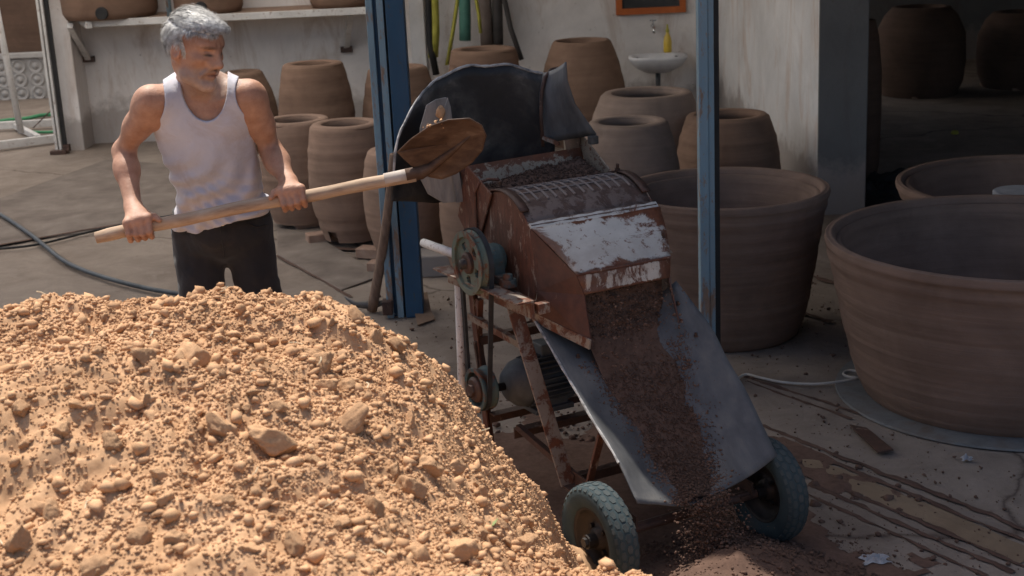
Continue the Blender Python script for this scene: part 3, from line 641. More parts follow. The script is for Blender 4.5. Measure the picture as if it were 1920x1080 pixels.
# shaft, bearing, pulleys, belt
MB().tube([(-.40, *DC), (.30, *DC)], .017, 14).build('shaft', MT['steel_dark'], MACH, smooth=True)
def pulley(x, c, R, wdt, mat, holes, hub):
    e = bpy.data.objects.new('pulley', None); C.objects.link(e); e.parent = MACH; e.location = (x, *c); e.empty_display_size = .05
    h = wdt/2; b = MB(); b.lathe([(R*.80, -h), (R, -h), (R, -h*.75), (R*.90, -h*.1), (R*.90, h*.1), (R, h*.75), (R, h), (R*.80, h)], 56, axis='X', closed=True); b.build('rim', mat, e, smooth=False, bevel=.0015, bseg=1)
    b = MB(); n = 60; rs = [hub, R*.42, R*.50, R*.58, R*.66, R*.82]
    b.lathe([(r, 0) for r in rs], n, axis='X', skip=(lambda i, k: (i in (1, 2, 3)) and ((k+4) % 12) < (5 if i == 2 else 4)) if holes else None)
    b.build('web', mat, e, solid=.009)
    b = MB(); b.lathe([(0, -h*1.3), (hub, -h*1.3), (hub*1.25, -h*1.0), (hub*1.3, 0), (hub*1.3, h)], 20, axis='X'); b.lathe([(0, -h*1.7), (hub*.62, -h*1.7), (hub*.62, -h*1.3)], 6, axis='X'); b.build('hub', MT['rust_dark'], e)
    return e
PC = (.70, .873); MC = (.725, .43)
pulley(-.365, PC, .106, .03, MT['green'], True, .028)
pulley(-.335, MC, .073, .055, MT['teal'], False, .035)
def belt(x, c1, r1, c2, r2):
    c1 = Vector(c1); c2 = Vector(c2); d = c2-c1; L = d.length; a0 = math.atan2(d.y, d.x); al = math.acos((r1-r2)/L); pts = []
    for k in range(25): a = a0+al+(2*math.pi-2*al)*k/24; pts.append((c1.x+r1*math.cos(a), c1.y+r1*math.sin(a), math.cos(a), math.sin(a)))
    for k in range(17): a = a0-al+2*al*k/16; pts.append((c2.x+r2*math.cos(a), c2.y+r2*math.sin(a), math.cos(a), math.sin(a)))
    b = MB(); n = len(pts); vs = []
    for y, z, cy, cz in pts:
        for o, w_ in ((-.007, -.005), (-.007, .005), (.004, .0085), (.004, -.0085)): vs.append((x+w_, y+cy*o, z+cz*o))
    b.add(vs, [(i*4+k, i*4+(k+1) % 4, ((i+1) % n)*4+(k+1) % 4, ((i+1) % n)*4+k) for i in range(n) for k in range(4)])
    return b.build('belt', MT['belt'], MACH, smooth=False)
belt(-.345, PC, .108, MC, .072)
b = MB(); b.lathe([(.02, -.03), (.047, -.028), (.052, -.01), (.052, .012), (.045, .03), (.02, .032)], 24, c=(-.283, *DC), axis='X'); b.box((-.283, DC[0], DC[1]-.055), (.045, .16, .03)); b.box((-.283, DC[0], DC[1]-.035), (.04, .10, .05)); b.build('bearing_block', MT['teal'], MACH, bevel=.005)
b = MB(); b.lathe([(.018, -.022), (.036, -.020), (.038, .01), (.018, .016)], 20, c=(-.318, *DC), axis='X'); b.build('bearing_collar', MT['rust_dark'], MACH, smooth=True)
for yy in (DC[0]-.10, DC[0]+.10):
    b = MB(); b.lathe([(0, .028), (.015, .028), (.017, .02), (.017, .012), (.026, .012), (.028, 0), (.028, -.012)], 18, c=(-.283, yy, DC[1]-.058)); b.build('bearing_nut', MT['teal'], MACH, smooth=False)
# frame irons
fb = DC[1]-.075
MB().angle((-.31, .98, fb), (-.31, .385, fb+.012), .06, .006, fl=-1).build('bearer', MT['frame_paint'], MACH)
MB().angle((.31, .98, fb), (.31, .62, fb+.012), .06, .006, fl=-1, fx=-1).build('bearer', MT['frame_paint'], MACH)
MB().box((-.278, .392, fb-.018), (.042, .03, .034)).build('bearer_end', MT['frame_paint'], MACH, bevel=.003)
MB().bar((-.285, .85, fb-.02), (-.285, .46, fb-.03), .05, .03).build('packing_bar', MT['frame_paint'], MACH)
for sg in (-1, 1):
    MB().angle((sg*.262, .565, .762), (sg*.215, .335, .20), .052, .006, up=(sg, 0, 0), fl=1, fx=1).build('front_leg', MT['frame_paint'], MACH, bevel=.0015, bseg=1)
    MB().angle((sg*.215, .36, .195), (sg*.215, -.02, .175), .045, .006).build('foot_iron', MT['rust_dark'], MACH)
    MB().tube([(sg*.30, .925, .845), (sg*.30, .95, .35), (sg*.30, .965, .0)], .0145, 12).build('rear_leg', MT['pipe_white'], MACH, smooth=True)
    MB().tube([(sg*.30, .915, .843), (sg*.30, 1.195, .832)], .0155, 12).build('push_handle', MT['pipe_white'], MACH, smooth=True)
    MB().angle((sg*.285, .90, .80), (sg*.27, .84, .10), .032, .005, up=(1, 0, 0)).build('rear_strut', MT['rust'], MACH)
    MB().bar((sg*.283, .89, .632), (sg*.25, .535, .60), .02, .022).build('side_brace', MT['frame_paint'], MACH)
    MB().bar((sg*.268, .87, .53), (sg*.268, .84, .70), .02, .02).build('short_strut', MT['rust'], MACH)
MB().bar((-.27, .86, .55), (.27, .86, .55), .03, .03).build('cross_bar', MT['rust_dark'], MACH)
MB().bar((-.25, .36, .20), (.25, .36, .20), .03, .03).build('cross_bar', MT['rust_dark'], MACH)
for yy in (.655, .83): MB().angle((-.26, yy, .295), (.27, yy, .295), .04, .005, fl=-1).build('motor_rail', MT['rust_dark'], MACH)
MB().bar((-.215, .33, .22), (-.25, .64, .30), .02, .02).build('lower_brace', MT['rust_dark'], MACH)
MB().bar((.215, .33, .22), (.25, .64, .30), .02, .02).build('lower_brace', MT['rust_dark'], MACH)
MB().bar((-.255, .84, .30), (-.275, .86, .55), .03, .012).build('hanger', MT['rust_dark'], MACH)
MB().bar((.255, .84, .30), (.275, .86, .55), .03, .012).build('hanger', MT['rust_dark'], MACH)
# motor
mo = bpy.data.objects.new('motor', None); C.objects.link(mo); mo.parent = MACH; mo.location = (-.12, .735, .415); mo.scale = (1, 1, 1); mo.empty_display_size = .05
MB().lathe([(0, -.125), (.03, -.125), (.05, -.118), (.078, -.085), (.084, -.06), (.084, -.05), (.07, -.05)], 36, axis='X').build('end_bell', MT['motor'], mo, smooth=True)
MB().lathe([(.07, -.052), (.07, .12), (.0, .12)], 36, axis='X').build('stator', MT['motor'], mo, smooth=True)
fm = MB(); fm.box((.034, 0, .0), (.165, .004, .024)); fme = fm.mesh('fin'); fme.materials.append(MT['motor'])
for k in range(26):
    a = 2*math.pi*k/26; o = bpy.data.objects.new('fin', fme); C.objects.link(o); o.parent = mo; o.location = (0, .077*math.cos(a), .077*math.sin(a)); o.rotation_euler = (a-math.pi/2, 0, 0)
MB().box((.03, .0, -.095), (.15, .14, .018)).box((.03, .045, -.075), (.12, .02, .05)).box((.03, -.045, -.075), (.12, .02, .05)).build('foot', MT['motor'], mo, bevel=.003)
MB().box((.05, .02, .098), (.075, .08, .045)).build('terminal_box', MT['motor'], mo, bevel=.005)
MB().tube([(-.26, 0, 0), (-.12, 0, 0)], .014, 12).build('motor_shaft', MT['steel_dark'], mo, smooth=True)
# chute: bent rubber sheet
eL = [PL(*p, u) for p, u in (((1003, 603), -.245), ((1055, 690), -.25), ((1095, 760), -.25), ((1150, 850), -.25), ((1195, 943), -.25))]
eR = [PL(*p, u) for p, u in (((1268, 528), .2), ((1325, 600), .235), ((1362, 668), .25), ((1405, 745), .26), ((1458, 855), .265))]
eC = [Vector((0, .50, .655)), Vector((0, .34, .597)), Vector((0, .19, .438)), Vector((0, .055, .29)), Vector((-.045, -.078, .238))]
def lerpn(a, s):
    f = s*(len(a)-1); k = min(int(f), len(a)-2); f -= k
    p0 = a[max(k-1, 0)]; p1 = a[k]; p2 = a[k+1]; p3 = a[min(k+2, len(a)-1)]
    return .5*((2*p1)+(p2-p0)*f+(2*p0-5*p1+4*p2-p3)*f*f+(3*p1-p0-3*p2+p3)*f**3)
def chute_pt(s, t_, lift=0):
    c = lerpn(eC, s); e = lerpn(eL if t_ < 0 else eR, s); a = abs(t_); w_ = a; q = c.lerp(e, w_)
    q.z -= (e.z-c.z)*(a-a**1.55)
    q.z += lift; return q
g = [[chute_pt(i/20, -1+2*j/28)+Vector((0, 0, .0025*math.sin(i*.9+j*.5))) for j in range(29)] for i in range(21)]
MB().grid(g).build('chute', MT['plastic_dark'] if 'plastic_dark' in MT else MT['rubber_black'], MACH, solid=.005, smooth=True)
MB().tube([r[0]+Vector((-.001, 0, .001)) for r in g[:17]], [.003+.0018*abs(math.sin(k*2.1)) for k in range(17)], 6).build('chute_edge', MT['plastic_edge'], MACH)
for s, t_ in ((.22, -.72), (.3, .8), (.12, .85)):
    o = bpy.data.objects.new('bolt', bm_); C.objects.link(o); o.parent = MACH; o.location = chute_pt(s, t_, .0); o.scale = (.8, .8, .5)
MB().bar(chute_pt(.62, -.95, -.015), Vector((-.225, .25, .2)), .022, .01).build('chute_stay', MT['rust'], MACH)
MB().bar(chute_pt(.62, .95, -.015), Vector((.225, .25, .2)), .022, .01).build('chute_stay', MT['rust'], MACH)
# ---- soil in, on and under the machine
def place(o): o.location = MO; o.rotation_euler = (0, 0, MYAW); return o
def soil_patch(name, rows, label, cat='soil', cr=0, rmin=.002, rmax=.007, up=.002, seed=5):
    b = MB(); b.grid(rows); o = place(b.build(name, MT['soil_dark'], None, smooth=True)); tag(o, label, cat)
    A = np.array([[tuple(p) for p in r] for r in rows]); r = np.random.default_rng(seed); n, m = A.shape[:2]
    if cr:
        i = r.uniform(0, n-1.001, cr); j = r.uniform(0, m-1.001, cr); i0 = i.astype(int); j0 = j.astype(int); fi = (i-i0)[:, None]; fj = (j-j0)[:, None]
        P = (A[i0, j0]*(1-fi)+A[i0+1, j0]*fi)*(1-fj)+(A[i0, j0+1]*(1-fi)+A[i0+1, j0+1]*fi)*fj
        rad = np.clip(r.pareto(2.5, cr)*rmin*.8+rmin, rmin, rmax); P[:, 2] += up+rad*.3
        crumbs('soil_grains', P, rad, MT['soil_dark'], o, seed=seed)
    return o
rows = []
for i in range(30):
    s = i/29; r = []
    for j in range(34):
        x = -.22+.44*j/33; y = .80+.17*s; z = 1.035+.03*s+.09*max(0, x+.12)*(.3+s)-.12*max(0, -.1-x)+.012*float(fbm(np.array([[x*14, y*14]]), 3, 4)[0])
        r.append((x, y, min(z, 1.115)))
    rows.append(r)
soil_patch('hopper_soil', rows, 'dark loose soil lying in the hopper of the crusher', cr=1500)
cl = [Vector((.002, .385, .83)), Vector((.002, .37, .74)), Vector((.0, .335, .645)), Vector((0, .19, .465)), Vector((-.0, .04, .287)), Vector((-.015, -.075, .252))]
hwid = [.155, .155, .15, .125, .09, .07]
rows = []
for i in range(50):
    s = i/49; c = lerpn(cl, s); hw = float(np.interp(s*5, range(6), hwid)); r = []
    for j in range(24):
        t_ = -1+2*j/23; off = .012*(1-t_*t_)+.006*float(fbm(np.array([[s*30, t_*5]]), 3, 8)[0])
        if s < .40: p = Vector((c.x+hw*t_, c.y-off, c.z))
        else:
            q = (s-.40)/.60; ee = chute_pt(.34+.66*q, t_*(.53-.33*q)*(1+.16*float(fbm(np.array([[s*16, 1.0+(t_ > 0)*7]]), 3, 5)[0]))-.0); p = ee+Vector((0, -.004, .004+.03*(1-t_*t_)*(1-.35*q)+.35*(off-.012*(1-t_*t_))-.008*(t_*t_)))
        r.append(tuple(p))
    rows.append(r)
stream = soil_patch('soil_stream', rows, 'crushed brown soil pouring out of the machine and down its chute', cr=6000, rmin=.0018, rmax=.006)
r = np.random.default_rng(12)
ns = 2600; sS = r.uniform(.25, 1, ns); tS = np.sign(r.normal(size=ns))*(.46-.30*np.clip((sS-.34)/.66, 0, 1)+np.abs(r.normal(0, .13, ns))); P0 = np.array([tuple(chute_pt(a, float(np.clip(b2, -.97, .97)), .004)) for a, b2 in zip(sS, tS)])
crumbs('stray_grains', P0, np.clip(r.pareto(2.5, ns)*.0016+.0016, .0015, .006), MT['soil_dark'], stream, seed=15)
n = 3200                      # grains in the air below the lip and around the outlet
t_ = r.uniform(0, 1, n); P = np.c_[-.02+r.normal(0, .042, n)*(1+t_*.7), -.07-t_*.10-r.uniform(0, .05, n), .26-t_*.22]
n2 = 500; P2 = np.c_[r.uniform(-.15, .16, n2), r.uniform(.18, .34, n2), r.uniform(.5, .81, n2)]; P2[:, 2] = np.maximum(P2[:, 2], .64-(.33-P2[:, 1])*1.15)
P = np.r_[P, P2]; crumbs('falling_grains', P, np.clip(r.pareto(2.5, len(P))*.0018+.0018, .0015, .006), MT['soil_dark'], stream, seed=14)
# heap of crushed soil below the lip
HC = np.array(w2((-.03, -.27, 0)))[:2]
xs = np.linspace(-.55, .55, 90); X2, Y2 = np.meshgrid(xs, xs, indexing='ij')
rr = np.sqrt((X2/1.05)**2+(Y2*.95)**2)*(1+.12*fbm(np.stack([X2*3, Y2*3], -1), 2, 6)); Z2 = .15*np.clip(1-rr/.43, -.1, 1)**1.15 if False else .16*np.clip(1-rr/.44, -.05, 1)
Z2 = Z2+.008*fbm(np.stack([X2*16, Y2*16], -1), 4, 16)*(Z2 > 0)-.006
keep2 = Z2 > -.008; id2 = np.arange(90*90).reshape(90, 90); F_ = np.stack([id2[:-1, :-1], id2[1:, :-1], id2[1:, 1:], id2[:-1, 1:]], -1).reshape(-1, 4)
o = link('crushed_soil_heap', rawmesh('crushed_soil_heap', np.stack([X2, Y2, Z2], -1).reshape(-1, 3), F_[keep2.ravel()[F_].all(1)]), MT['soil_dark'], smooth=True); o.location = (*HC, 0)
tag(o, 'low mound of freshly crushed brown soil between the wheels', 'soil heap')
n = 7000; ang = r.uniform(0, 6.28, n); ra = np.sqrt(r.uniform(0, 1, n))*.55; px_ = ra*np.cos(ang); py_ = ra*np.sin(ang)
ii = np.clip(((px_+.55)/1.1*89).astype(int), 0, 88); jj = np.clip(((py_+.55)/1.1*89).astype(int), 0, 88); pz = np.maximum(Z2[ii, jj], 0); rad = np.clip(r.pareto(2.4, n)*.002+.002, .002, .008)
crumbs('soil_grains', np.c_[px_, py_, pz+rad*.4], rad, MT['soil_dark'], o, seed=21)
# trodden dirt lying under the machine
xs = np.linspace(-1, 1, 80); X3, Y3 = np.meshgrid(xs, xs, indexing='ij'); q3 = np.stack([X3*3, Y3*3], -1); d3 = 1-np.sqrt((X3/.9)**2+(Y3/.95)**2)+.35*fbm(q3, 4, 66)
Z3 = np.clip(d3*.05, -.01, .022)+.006*fbm(q3*4, 3, 67); k3 = Z3 > -.002; i3 = np.arange(6400).reshape(80, 80); F3_ = np.stack([i3[:-1, :-1], i3[1:, :-1], i3[1:, 1:], i3[:-1, 1:]], -1).reshape(-1, 4)
W3 = MO+np.outer((X3*.85+.02).ravel(), MU)-np.outer((Y3*1.0+.55).ravel(), MV); W3[:, 2] = Z3.ravel()+.004
tag(link('trodden_dirt', rawmesh('trodden_dirt', W3, F3_[k3.ravel()[F3_].all(1)]), MT['soil_dark'], smooth=True), 'thin trodden dirt on the floor under the crusher', 'dirt', kind='stuff')
gx = np.r_[r.uniform(-.7, 1.6, 2000), r.uniform(.6, 2.4, 400)]; gy = np.r_[r.uniform(3.8, 7.2, 2000), r.uniform(3.7, 5.2, 400)]; gr = np.clip(r.pareto(2.2, 2400)*.0022+.0018, .0015, .012)
tag(crumbs('floor_grit', np.c_[gx, gy, gr*.4+.006], gr, MT['soil_dark'], None, seed=61), 'grit and small crumbs strewn over the yard floor', 'grit')
# loose dirt scattered under and behind the machine
n = 2000; P = np.c_[r.uniform(-.8, .8, n), r.uniform(-.5, 1.9, n), np.zeros(n)]; rad = np.clip(r.pareto(2.0, n)*.003+.003, .003, .022)
W = MO[None]+P[:, :1]*MU-P[:, 1:2]*MV; W[:, 2] = rad*.3
ob = crumbs('scattered_dirt', W, rad, MT['soil_dark'], None, seed=33); tag(ob, 'crumbs of dirt scattered on the floor under the machine', 'dirt')
# ============================================================ THE MAN AND HIS SHOVEL
class Grid:
    """signed-distance grid, meshed with surface nets"""
    def __init__(s, lo, hi, h):
        s.lo = np.array(lo, float); s.h = h; s.n = np.ceil((np.array(hi)-s.lo)/h).astype(int)+1; s.F = np.full(s.n, .5, np.float32)
    def sl(s, lo, hi):
        a = np.clip(np.floor((np.array(lo)-s.lo)/s.h).astype(int), 0, s.n); b = np.clip(np.ceil((np.array(hi)-s.lo)/s.h).astype(int)+1, 0, s.n)
        ax = [s.lo[k]+np.arange(a[k], b[k])*s.h for k in range(3)]
        return tuple(slice(a[k], b[k]) for k in range(3)), np.stack(np.meshgrid(*ax, indexing='ij'), -1).astype(np.float32)
    def op(s, fn, lo, hi, k=.0, mode='add'):
        m = k+3*s.h; S, P = s.sl(np.array(lo)-m, np.array(hi)+m)
        if P.size == 0: return
        d = fn(P); A = s.F[S]
        if mode == 'sub': d = -d; A2, d2 = -A, -d; r = -smin(A2, d2, k)
        else: r = smin(A, d, k)
        s.F[S] = r
    def cone(s, a, b, ra, rb, k=.02, mode='add'):
        a = np.array(a, float); b = np.array(b, float); r = max(ra, rb)
        def fn(P):
            ba = b-a; t_ = np.clip(((P-a)@ba)/max(ba@ba, 1e-9), 0, 1); return np.linalg.norm(P-a-t_[..., None]*ba, axis=-1)-(ra+(rb-ra)*t_)
        s.op(fn, np.minimum(a, b)-r, np.maximum(a, b)+r, k, mode)
    def ell(s, c, r, R=None, k=.02, mode='add'):
        c = np.array(c, float); r = np.array(r, float); R = np.eye(3) if R is None else R; m = r.max()
        def fn(P):
            q = (P-c)@R; k0 = np.linalg.norm(q/r, axis=-1); k1 = np.linalg.norm(q/(r*r), axis=-1); return k0*(k0-1)/np.maximum(k1, 1e-6)
        s.op(fn, c-m, c+m, k, mode)
    def near(s, thr=.03):
        m = np.abs(s.F) < thr; I = np.argwhere(m); return m, (s.lo+I*s.h)
    def full(s):
        ax = [s.lo[k]+np.arange(s.n[k])*s.h for k in range(3)]; return np.stack(np.meshgrid(*ax, indexing='ij'), -1).astype(np.float32)
    def mesh(s, name):
        F = s.F; ins = F < 0; nx, ny, nz = F.shape
        cnt8 = np.zeros((nx-1, ny-1, nz-1), np.uint8); sh = [(i, j, k) for i in (0, 1) for j in (0, 1) for k in (0, 1)]
        for o in sh: cnt8 += ins[o[0]:nx-1+o[0], o[1]:ny-1+o[1], o[2]:nz-1+o[2]]
        act = (cnt8 > 0) & (cnt8 < 8); A = np.argwhere(act); ids = np.full(act.shape, -1, np.int64); ids[act] = np.arange(len(A))
        cor = {o: F[A[:, 0]+o[0], A[:, 1]+o[1], A[:, 2]+o[2]] for o in sh}; acc = np.zeros((len(A), 3)); cnt = np.zeros(len(A))
        for o in sh:
            for ax in range(3):
                if o[ax]: continue
                p = list(o); p[ax] = 1; a = cor[o]; b = cor[tuple(p)]; cr = (a < 0) != (b < 0); t_ = np.where(cr, a/np.where(cr, a-b, 1), 0)
                v = np.tile(np.array(o, float), (len(A), 1)); v[:, ax] = t_; acc += v*cr[:, None]; cnt += cr
        pos = A+acc/cnt[:, None]
        V = s.lo+pos*s.h; Q = []
        for ax in range(3):
            u, v = (ax+1) % 3, (ax+2) % 3; lo = [slice(1, -1)]*3; lo[ax] = slice(0, -1); hi = list(lo); hi[ax] = slice(1, None)
            A = ins[tuple(lo)]; B = ins[tuple(hi)]
            for flip, M in ((False, A & ~B), (True, ~A & B)):
                I = np.argwhere(M); off = np.ones(3, int); off[ax] = 0; I = I+off
                if not len(I): continue
                eu = np.zeros(3, int); eu[u] = 1; ev = np.zeros(3, int); ev[v] = 1
                q = [ids[tuple((I-d).T)] for d in (eu+ev, ev, eu*0, eu)]
                q = np.stack(q, -1); Q.append(q[:, ::-1] if flip else q)
        Q = np.concatenate(Q); Q = Q[(Q >= 0).all(1)]
        return V, Q
def smin(a, b, k):
    if k <= 0: return np.minimum(a, b)
    h = np.clip(k-np.abs(a-b), 0, None)/k; return np.minimum(a, b)-h*h*k*.25
def relax(V, Q, it=2, lam=.5):
    """smooth the quad net a little"""
    E = np.concatenate([Q[:, [0, 1]], Q[:, [1, 2]], Q[:, [2, 3]], Q[:, [3, 0]]]); E = np.concatenate([E, E[:, ::-1]])
    deg = np.bincount(E[:, 0], minlength=len(V))[:, None]
    for _ in range(it):
        S = np.stack([np.bincount(E[:, 0], weights=V[E[:, 1], c], minlength=len(V)) for c in range(3)], -1); V = V+lam*(S/np.maximum(deg, 1)-V)
    return V
# joints
face_dir = np.array([.12, -.99, 0]); face_dir /= np.linalg.norm(face_dir); lat = np.array([-face_dir[1], face_dir[0], 0]); up = np.array([0, 0, 1.])   # lat = image right
BODY = np.stack([lat, face_dir, up], 1)
shR, elR, wrR = at(281, 192, 4.47), at(232, 284, 4.58), at(250, 388, 4.42)
shL, elL, wrL = at(470, 181, 4.53), at(509, 284, 4.62), at(541, 341, 4.49)
nk = at(384, 172, 4.56); chest = at(384, 232, 4.585); ribs = at(395, 290, 4.62); waist = at(411, 350, 4.66); pelv = at(419, 432, 4.70)
hipR, hipL = at(375, 466, 4.70), at(469, 466, 4.72)
footR, footL = np.array([-1.08, 4.58, .04]), np.array([-.80, 4.80, .04]); kneeR = (hipR+footR)/2+np.array([0, -.05, 0]); kneeL = (hipL+footL)/2+np.array([.0, -.06, 0])
kneeR[2] = .47; kneeL[2] = .47
# shovel axis
HA, HB = at(180, 446, 4.335), at(778, 326, 4.49); hax = (HB-HA)/np.linalg.norm(HB-HA)
def on_handle(px_):                    # point of the handle under an image column
    t_ = np.linspace(0, 1, 2000); P = HA+np.outer(t_, HB-HA); q = (P-_C)@_M; X = 960+FPX*q[:, 0]/-q[:, 2]; return P[np.argmin(abs(X-px_))]
hup = up-hax*(up@hax); hup /= np.linalg.norm(hup); hfr = np.cross(hup, hax); hfr = hfr if hfr[1] < 0 else -hfr
HR = .0205
head_c = at(366, 93, 4.46); HS = .88
hf = np.array([math.sin(math.radians(57)), -math.cos(math.radians(57)), 0]); pit = math.radians(13)
hx = hf*math.cos(pit)-up*math.sin(pit); hy = np.cross(up, hf); hz = np.cross(hx, hy); tl = math.radians(-3); hy, hz = hy*math.cos(tl)+hz*math.sin(tl), hz*math.cos(tl)-hy*math.sin(tl)
HEAD = np.stack([hx, hy, hz], 1)       # columns: forward, his left, up
hp = lambda x, y, z: head_c+HEAD@np.array([x, y, z])*HS
def torso(g, o=0.0, k=.05):
    g.ell(chest, (.150+o, .108+o, .17+o), BODY, k); g.ell(chest+up*.055+face_dir*.005, (.150+o, .085+o, .085+o), BODY, k)
    for s_ in (-1, 1): g.ell(chest+lat*.068*s_+face_dir*.058+up*.03, (.075+o, .045+o, .062+o), BODY, .03)
    g.ell(ribs, (.130+o, .106+o, .15+o), BODY, k); q = -.014 if o == 0 else o; g.ell(waist, (.138+q, .104+q, .13+q), BODY, k); g.ell(pelv, (.160+q, .115+q, (.09 if o == 0 else .13)+q), BODY, k)
    for sh in (shR, shL): g.cone(nk+up*.0+(sh-nk)*.12-face_dir*.02, sh+(nk-sh)*.12, .050+o, .048+o, .04)
def arm(g, sh, el, wr, o=0.0):
    d = (el-sh); g.ell(sh+d*.14, (.040, .040, .058), None, .055)
    g.cone(sh, sh+d*.5, .040, .039, .03); g.cone(sh+d*.45, el, .039, .031, .03)
    e = wr-el; g.cone(el, el+e*.35, .033, .037, .03); g.cone(el+e*.30, wr, .037, .025, .03)
def hand(g, wr, c, dirn, curl0=24):
    """fist closed round the handle at c; dirn = +1 when the index finger is on the blade side"""
    def pt(ax_, ang, r): a = math.radians(ang); return c+hax*ax_*dirn+hup*(r*math.cos(a))+hfr*(r*math.sin(a))
    kn = []
    for k in range(4):
        a = .033-.0215*k; L = (1.0, 1.06, 1.0, .88)[k]
        p0, p1, p2, p3 = pt(a, curl0+3*k, HR+.0165), pt(a-.002, curl0+78*L, HR+.0165), pt(a-.003, curl0+140*L, HR+.0105), pt(a-.003, curl0+195*L, HR+.0095)
        g.cone(p0, p1, .0112, .0104, .004); g.cone(p1, p2, .0102, .0092, .003); g.cone(p2, p3, .0090, .0078, .003); kn.append(p0)
    back = pt(.0, -60, HR+.018)
    for k, p in enumerate(kn): g.cone(wr+(p-wr)*.12, p, .019-.001*k, .0125, .014)
    g.cone(wr, (kn[1]+kn[2])/2*.75+back*.25, .025, .020, .02)
    g.cone(wr+(kn[0]-wr)*.35, pt(.036, -28, HR+.012), .017, .015, .012); g.cone(pt(.036, -28, HR+.012), pt(.052, 14, HR+.0115), .0132, .0115, .006); g.cone(pt(.052, 14, HR+.0115), pt(.066, 46, HR+.009), .0112, .0088, .004)
lo = np.array([-1.50, 4.22, .80]); hi = np.array([-.55, 4.86, 1.76])
g = Grid(lo, hi, .0036)
torso(g); g.cone(nk-face_dir*.02, hp(-.028, 0, -.05), .058, .051, .035); g.cone(nk+face_dir*.02+up*.0, hp(.035, 0, -.09), .040, .035, .03)
for s_ in (-1, 1):
    g.cone(nk+face_dir*.045+lat*.02*s_-up*.03, hp(-.03, -.052*s_ if False else .05*s_, -.05), .013, .016, .018)      # neck cords
    g.cone(nk+face_dir*.055+lat*.018*s_-up*.035, (shR if s_ < 0 else shL)+up*.025+face_dir*.02, .012, .013, .02)      # collarbones
arm(g, shR, elR, wrR); arm(g, shL, elL, wrL)
cR, cL = on_handle(263), on_handle(549)
hand(g, wrR, cR, 1); hand(g, wrL, cL, -1)
for hip, kn_ in ((hipR, kneeR), (hipL, kneeL)): g.cone(hip, hip+(kn_-hip)*.3, .05, .05, .01)
# head
E_ = lambda c, r, k=.02, mode='add': g.ell(hp(*c), np.array(r)*HS, HEAD, k, mode)
K_ = lambda a, b, ra, rb, k=.012, mode='add': g.cone(hp(*a), hp(*b), ra*HS, rb*HS, k, mode)
E_((-.018, 0, .038), (.098, .076, .090), .03); E_((.032, 0, -.02), (.062, .061, .085), .03); E_((.055, 0, .045), (.045, .058, .045), .03)
for s_ in (-1, 1):
    K_((-.005, .055*s_, -.045), (.020, .054*s_, -.085), .016, .016, .025); K_((.020, .052*s_, -.085), (.076, .016*s_, -.112), .017, .016, .022)
    E_((.062, .046*s_, -.014), (.024, .018, .017), .02)                                   # cheekbone
    K_((.072, .046*s_, .036), (.094, .014*s_, .029), .011, .011, .014)                    # brow
    E_((.098, .032*s_, .010), (.020, .017, .0115), .012, 'sub')                           # socket
    E_((.0765, .032*s_, .006), (.0135, .0145, .0125), .004)                               # eyeball and lids
    K_((.086, .020*s_, .013), (.082, .044*s_, .011), .004, .004, .004); K_((.086, .022*s_, -.003), (.082, .043*s_, -.001), .0035, .0035, .005)
    K_((.092, .012*s_, .012), (.100, .017*s_, -.024), .009, .010, .012); K_((.084, .024*s_, -.006), (.092, .022*s_, -.026), .009, .009, .012)
    E_((.104, .0135*s_, -.034), (.012, .008, .0085), .008)                                # nostril wing
    K_((.100, .020*s_, -.038), (.078, .040*s_, -.072), .006, .005, .012)                  # cheek fold
    E_((-.012, .083*s_, -.004), (.024, .012, .034), .008); E_((-.005, .094*s_, .002), (.014, .009, .021), .004, 'sub')
    K_((-.002, .076*s_, -.034), (.0, .073*s_, -.040), .007, .006, .006)
E_((.070, 0, -.110), (.022, .022, .018), .02)
K_((.096, 0, .026), (.122, 0, -.024), .009, .0115, .012); E_((.118, 0, -.029), (.013, .013, .0115), .010)
K_((.090, -.022, -.060), (.097, 0, -.057), .006, .008, .010); K_((.090, .022, -.060), (.097, 0, -.057), .006, .008, .010)
K_((.088, -.018, -.074), (.093, 0, -.076), .006, .008, .010); K_((.088, .018, -.074), (.093, 0, -.076), .006, .008, .010)
K_((.094, -.024, -.067), (.104, 0, -.066), .0028, .003, .004, 'sub'); K_((.094, .024, -.067), (.104, 0, -.066), .0028, .003, .004, 'sub')
V, Q = g.mesh('person'); V = relax(V, Q, 1, .4)
base = np.array([-.97, 4.66, 0.0])
def skin_mat():
    m, t, b = nodes('sun_tanned_skin'); co = coords(t)
    at_ = N(t, 'ShaderNodeAttribute', attribute_name='tint')
    c = ramp(t, noise(t, co, 18, 8, .65), [(.3, (.30, .145, .09)), (.7, (.48, .265, .175))])
    c = mix(t, 1.0, c, at_.outputs['Color'], 'MULTIPLY')
    du = ramp(t, noise(t, co, 9, 10, .7), [(.55, 0.0), (.8, .35)]); c = mix(t, du, c, (.46, .33, .25))
    t.links.new(c, b.inputs['Base Color']); b.inputs['Roughness'].default_value = .52; b.inputs['Specular IOR Level'].default_value = .4
    b.inputs['Subsurface Weight'].default_value = .05; b.inputs['Subsurface Radius'].default_value = (.012, .005, .003); b.inputs['Subsurface Scale'].default_value = .6
    n1 = bump(t, b, noise(t, co, 45, 8, .7), .5, .006); bump(t, b, noise(t, co, 330, 4, .7), .3, .0015, n1); return m
MT['skin'] = skin_mat()
PERSON = link('person', rawmesh('person', V-base, Q), MT['skin'], loc=base, smooth=True)
tag(PERSON, 'grey-haired man in white vest and black jeans lifting a long-handled shovel', 'person')
Lh = (V-head_c)@HEAD/HS; T = np.ones((len(V), 4), np.float32)
def sm(a, b, x): t_ = np.clip((x-a)/(b-a), 0, 1); return t_*t_*(3-2*t_)
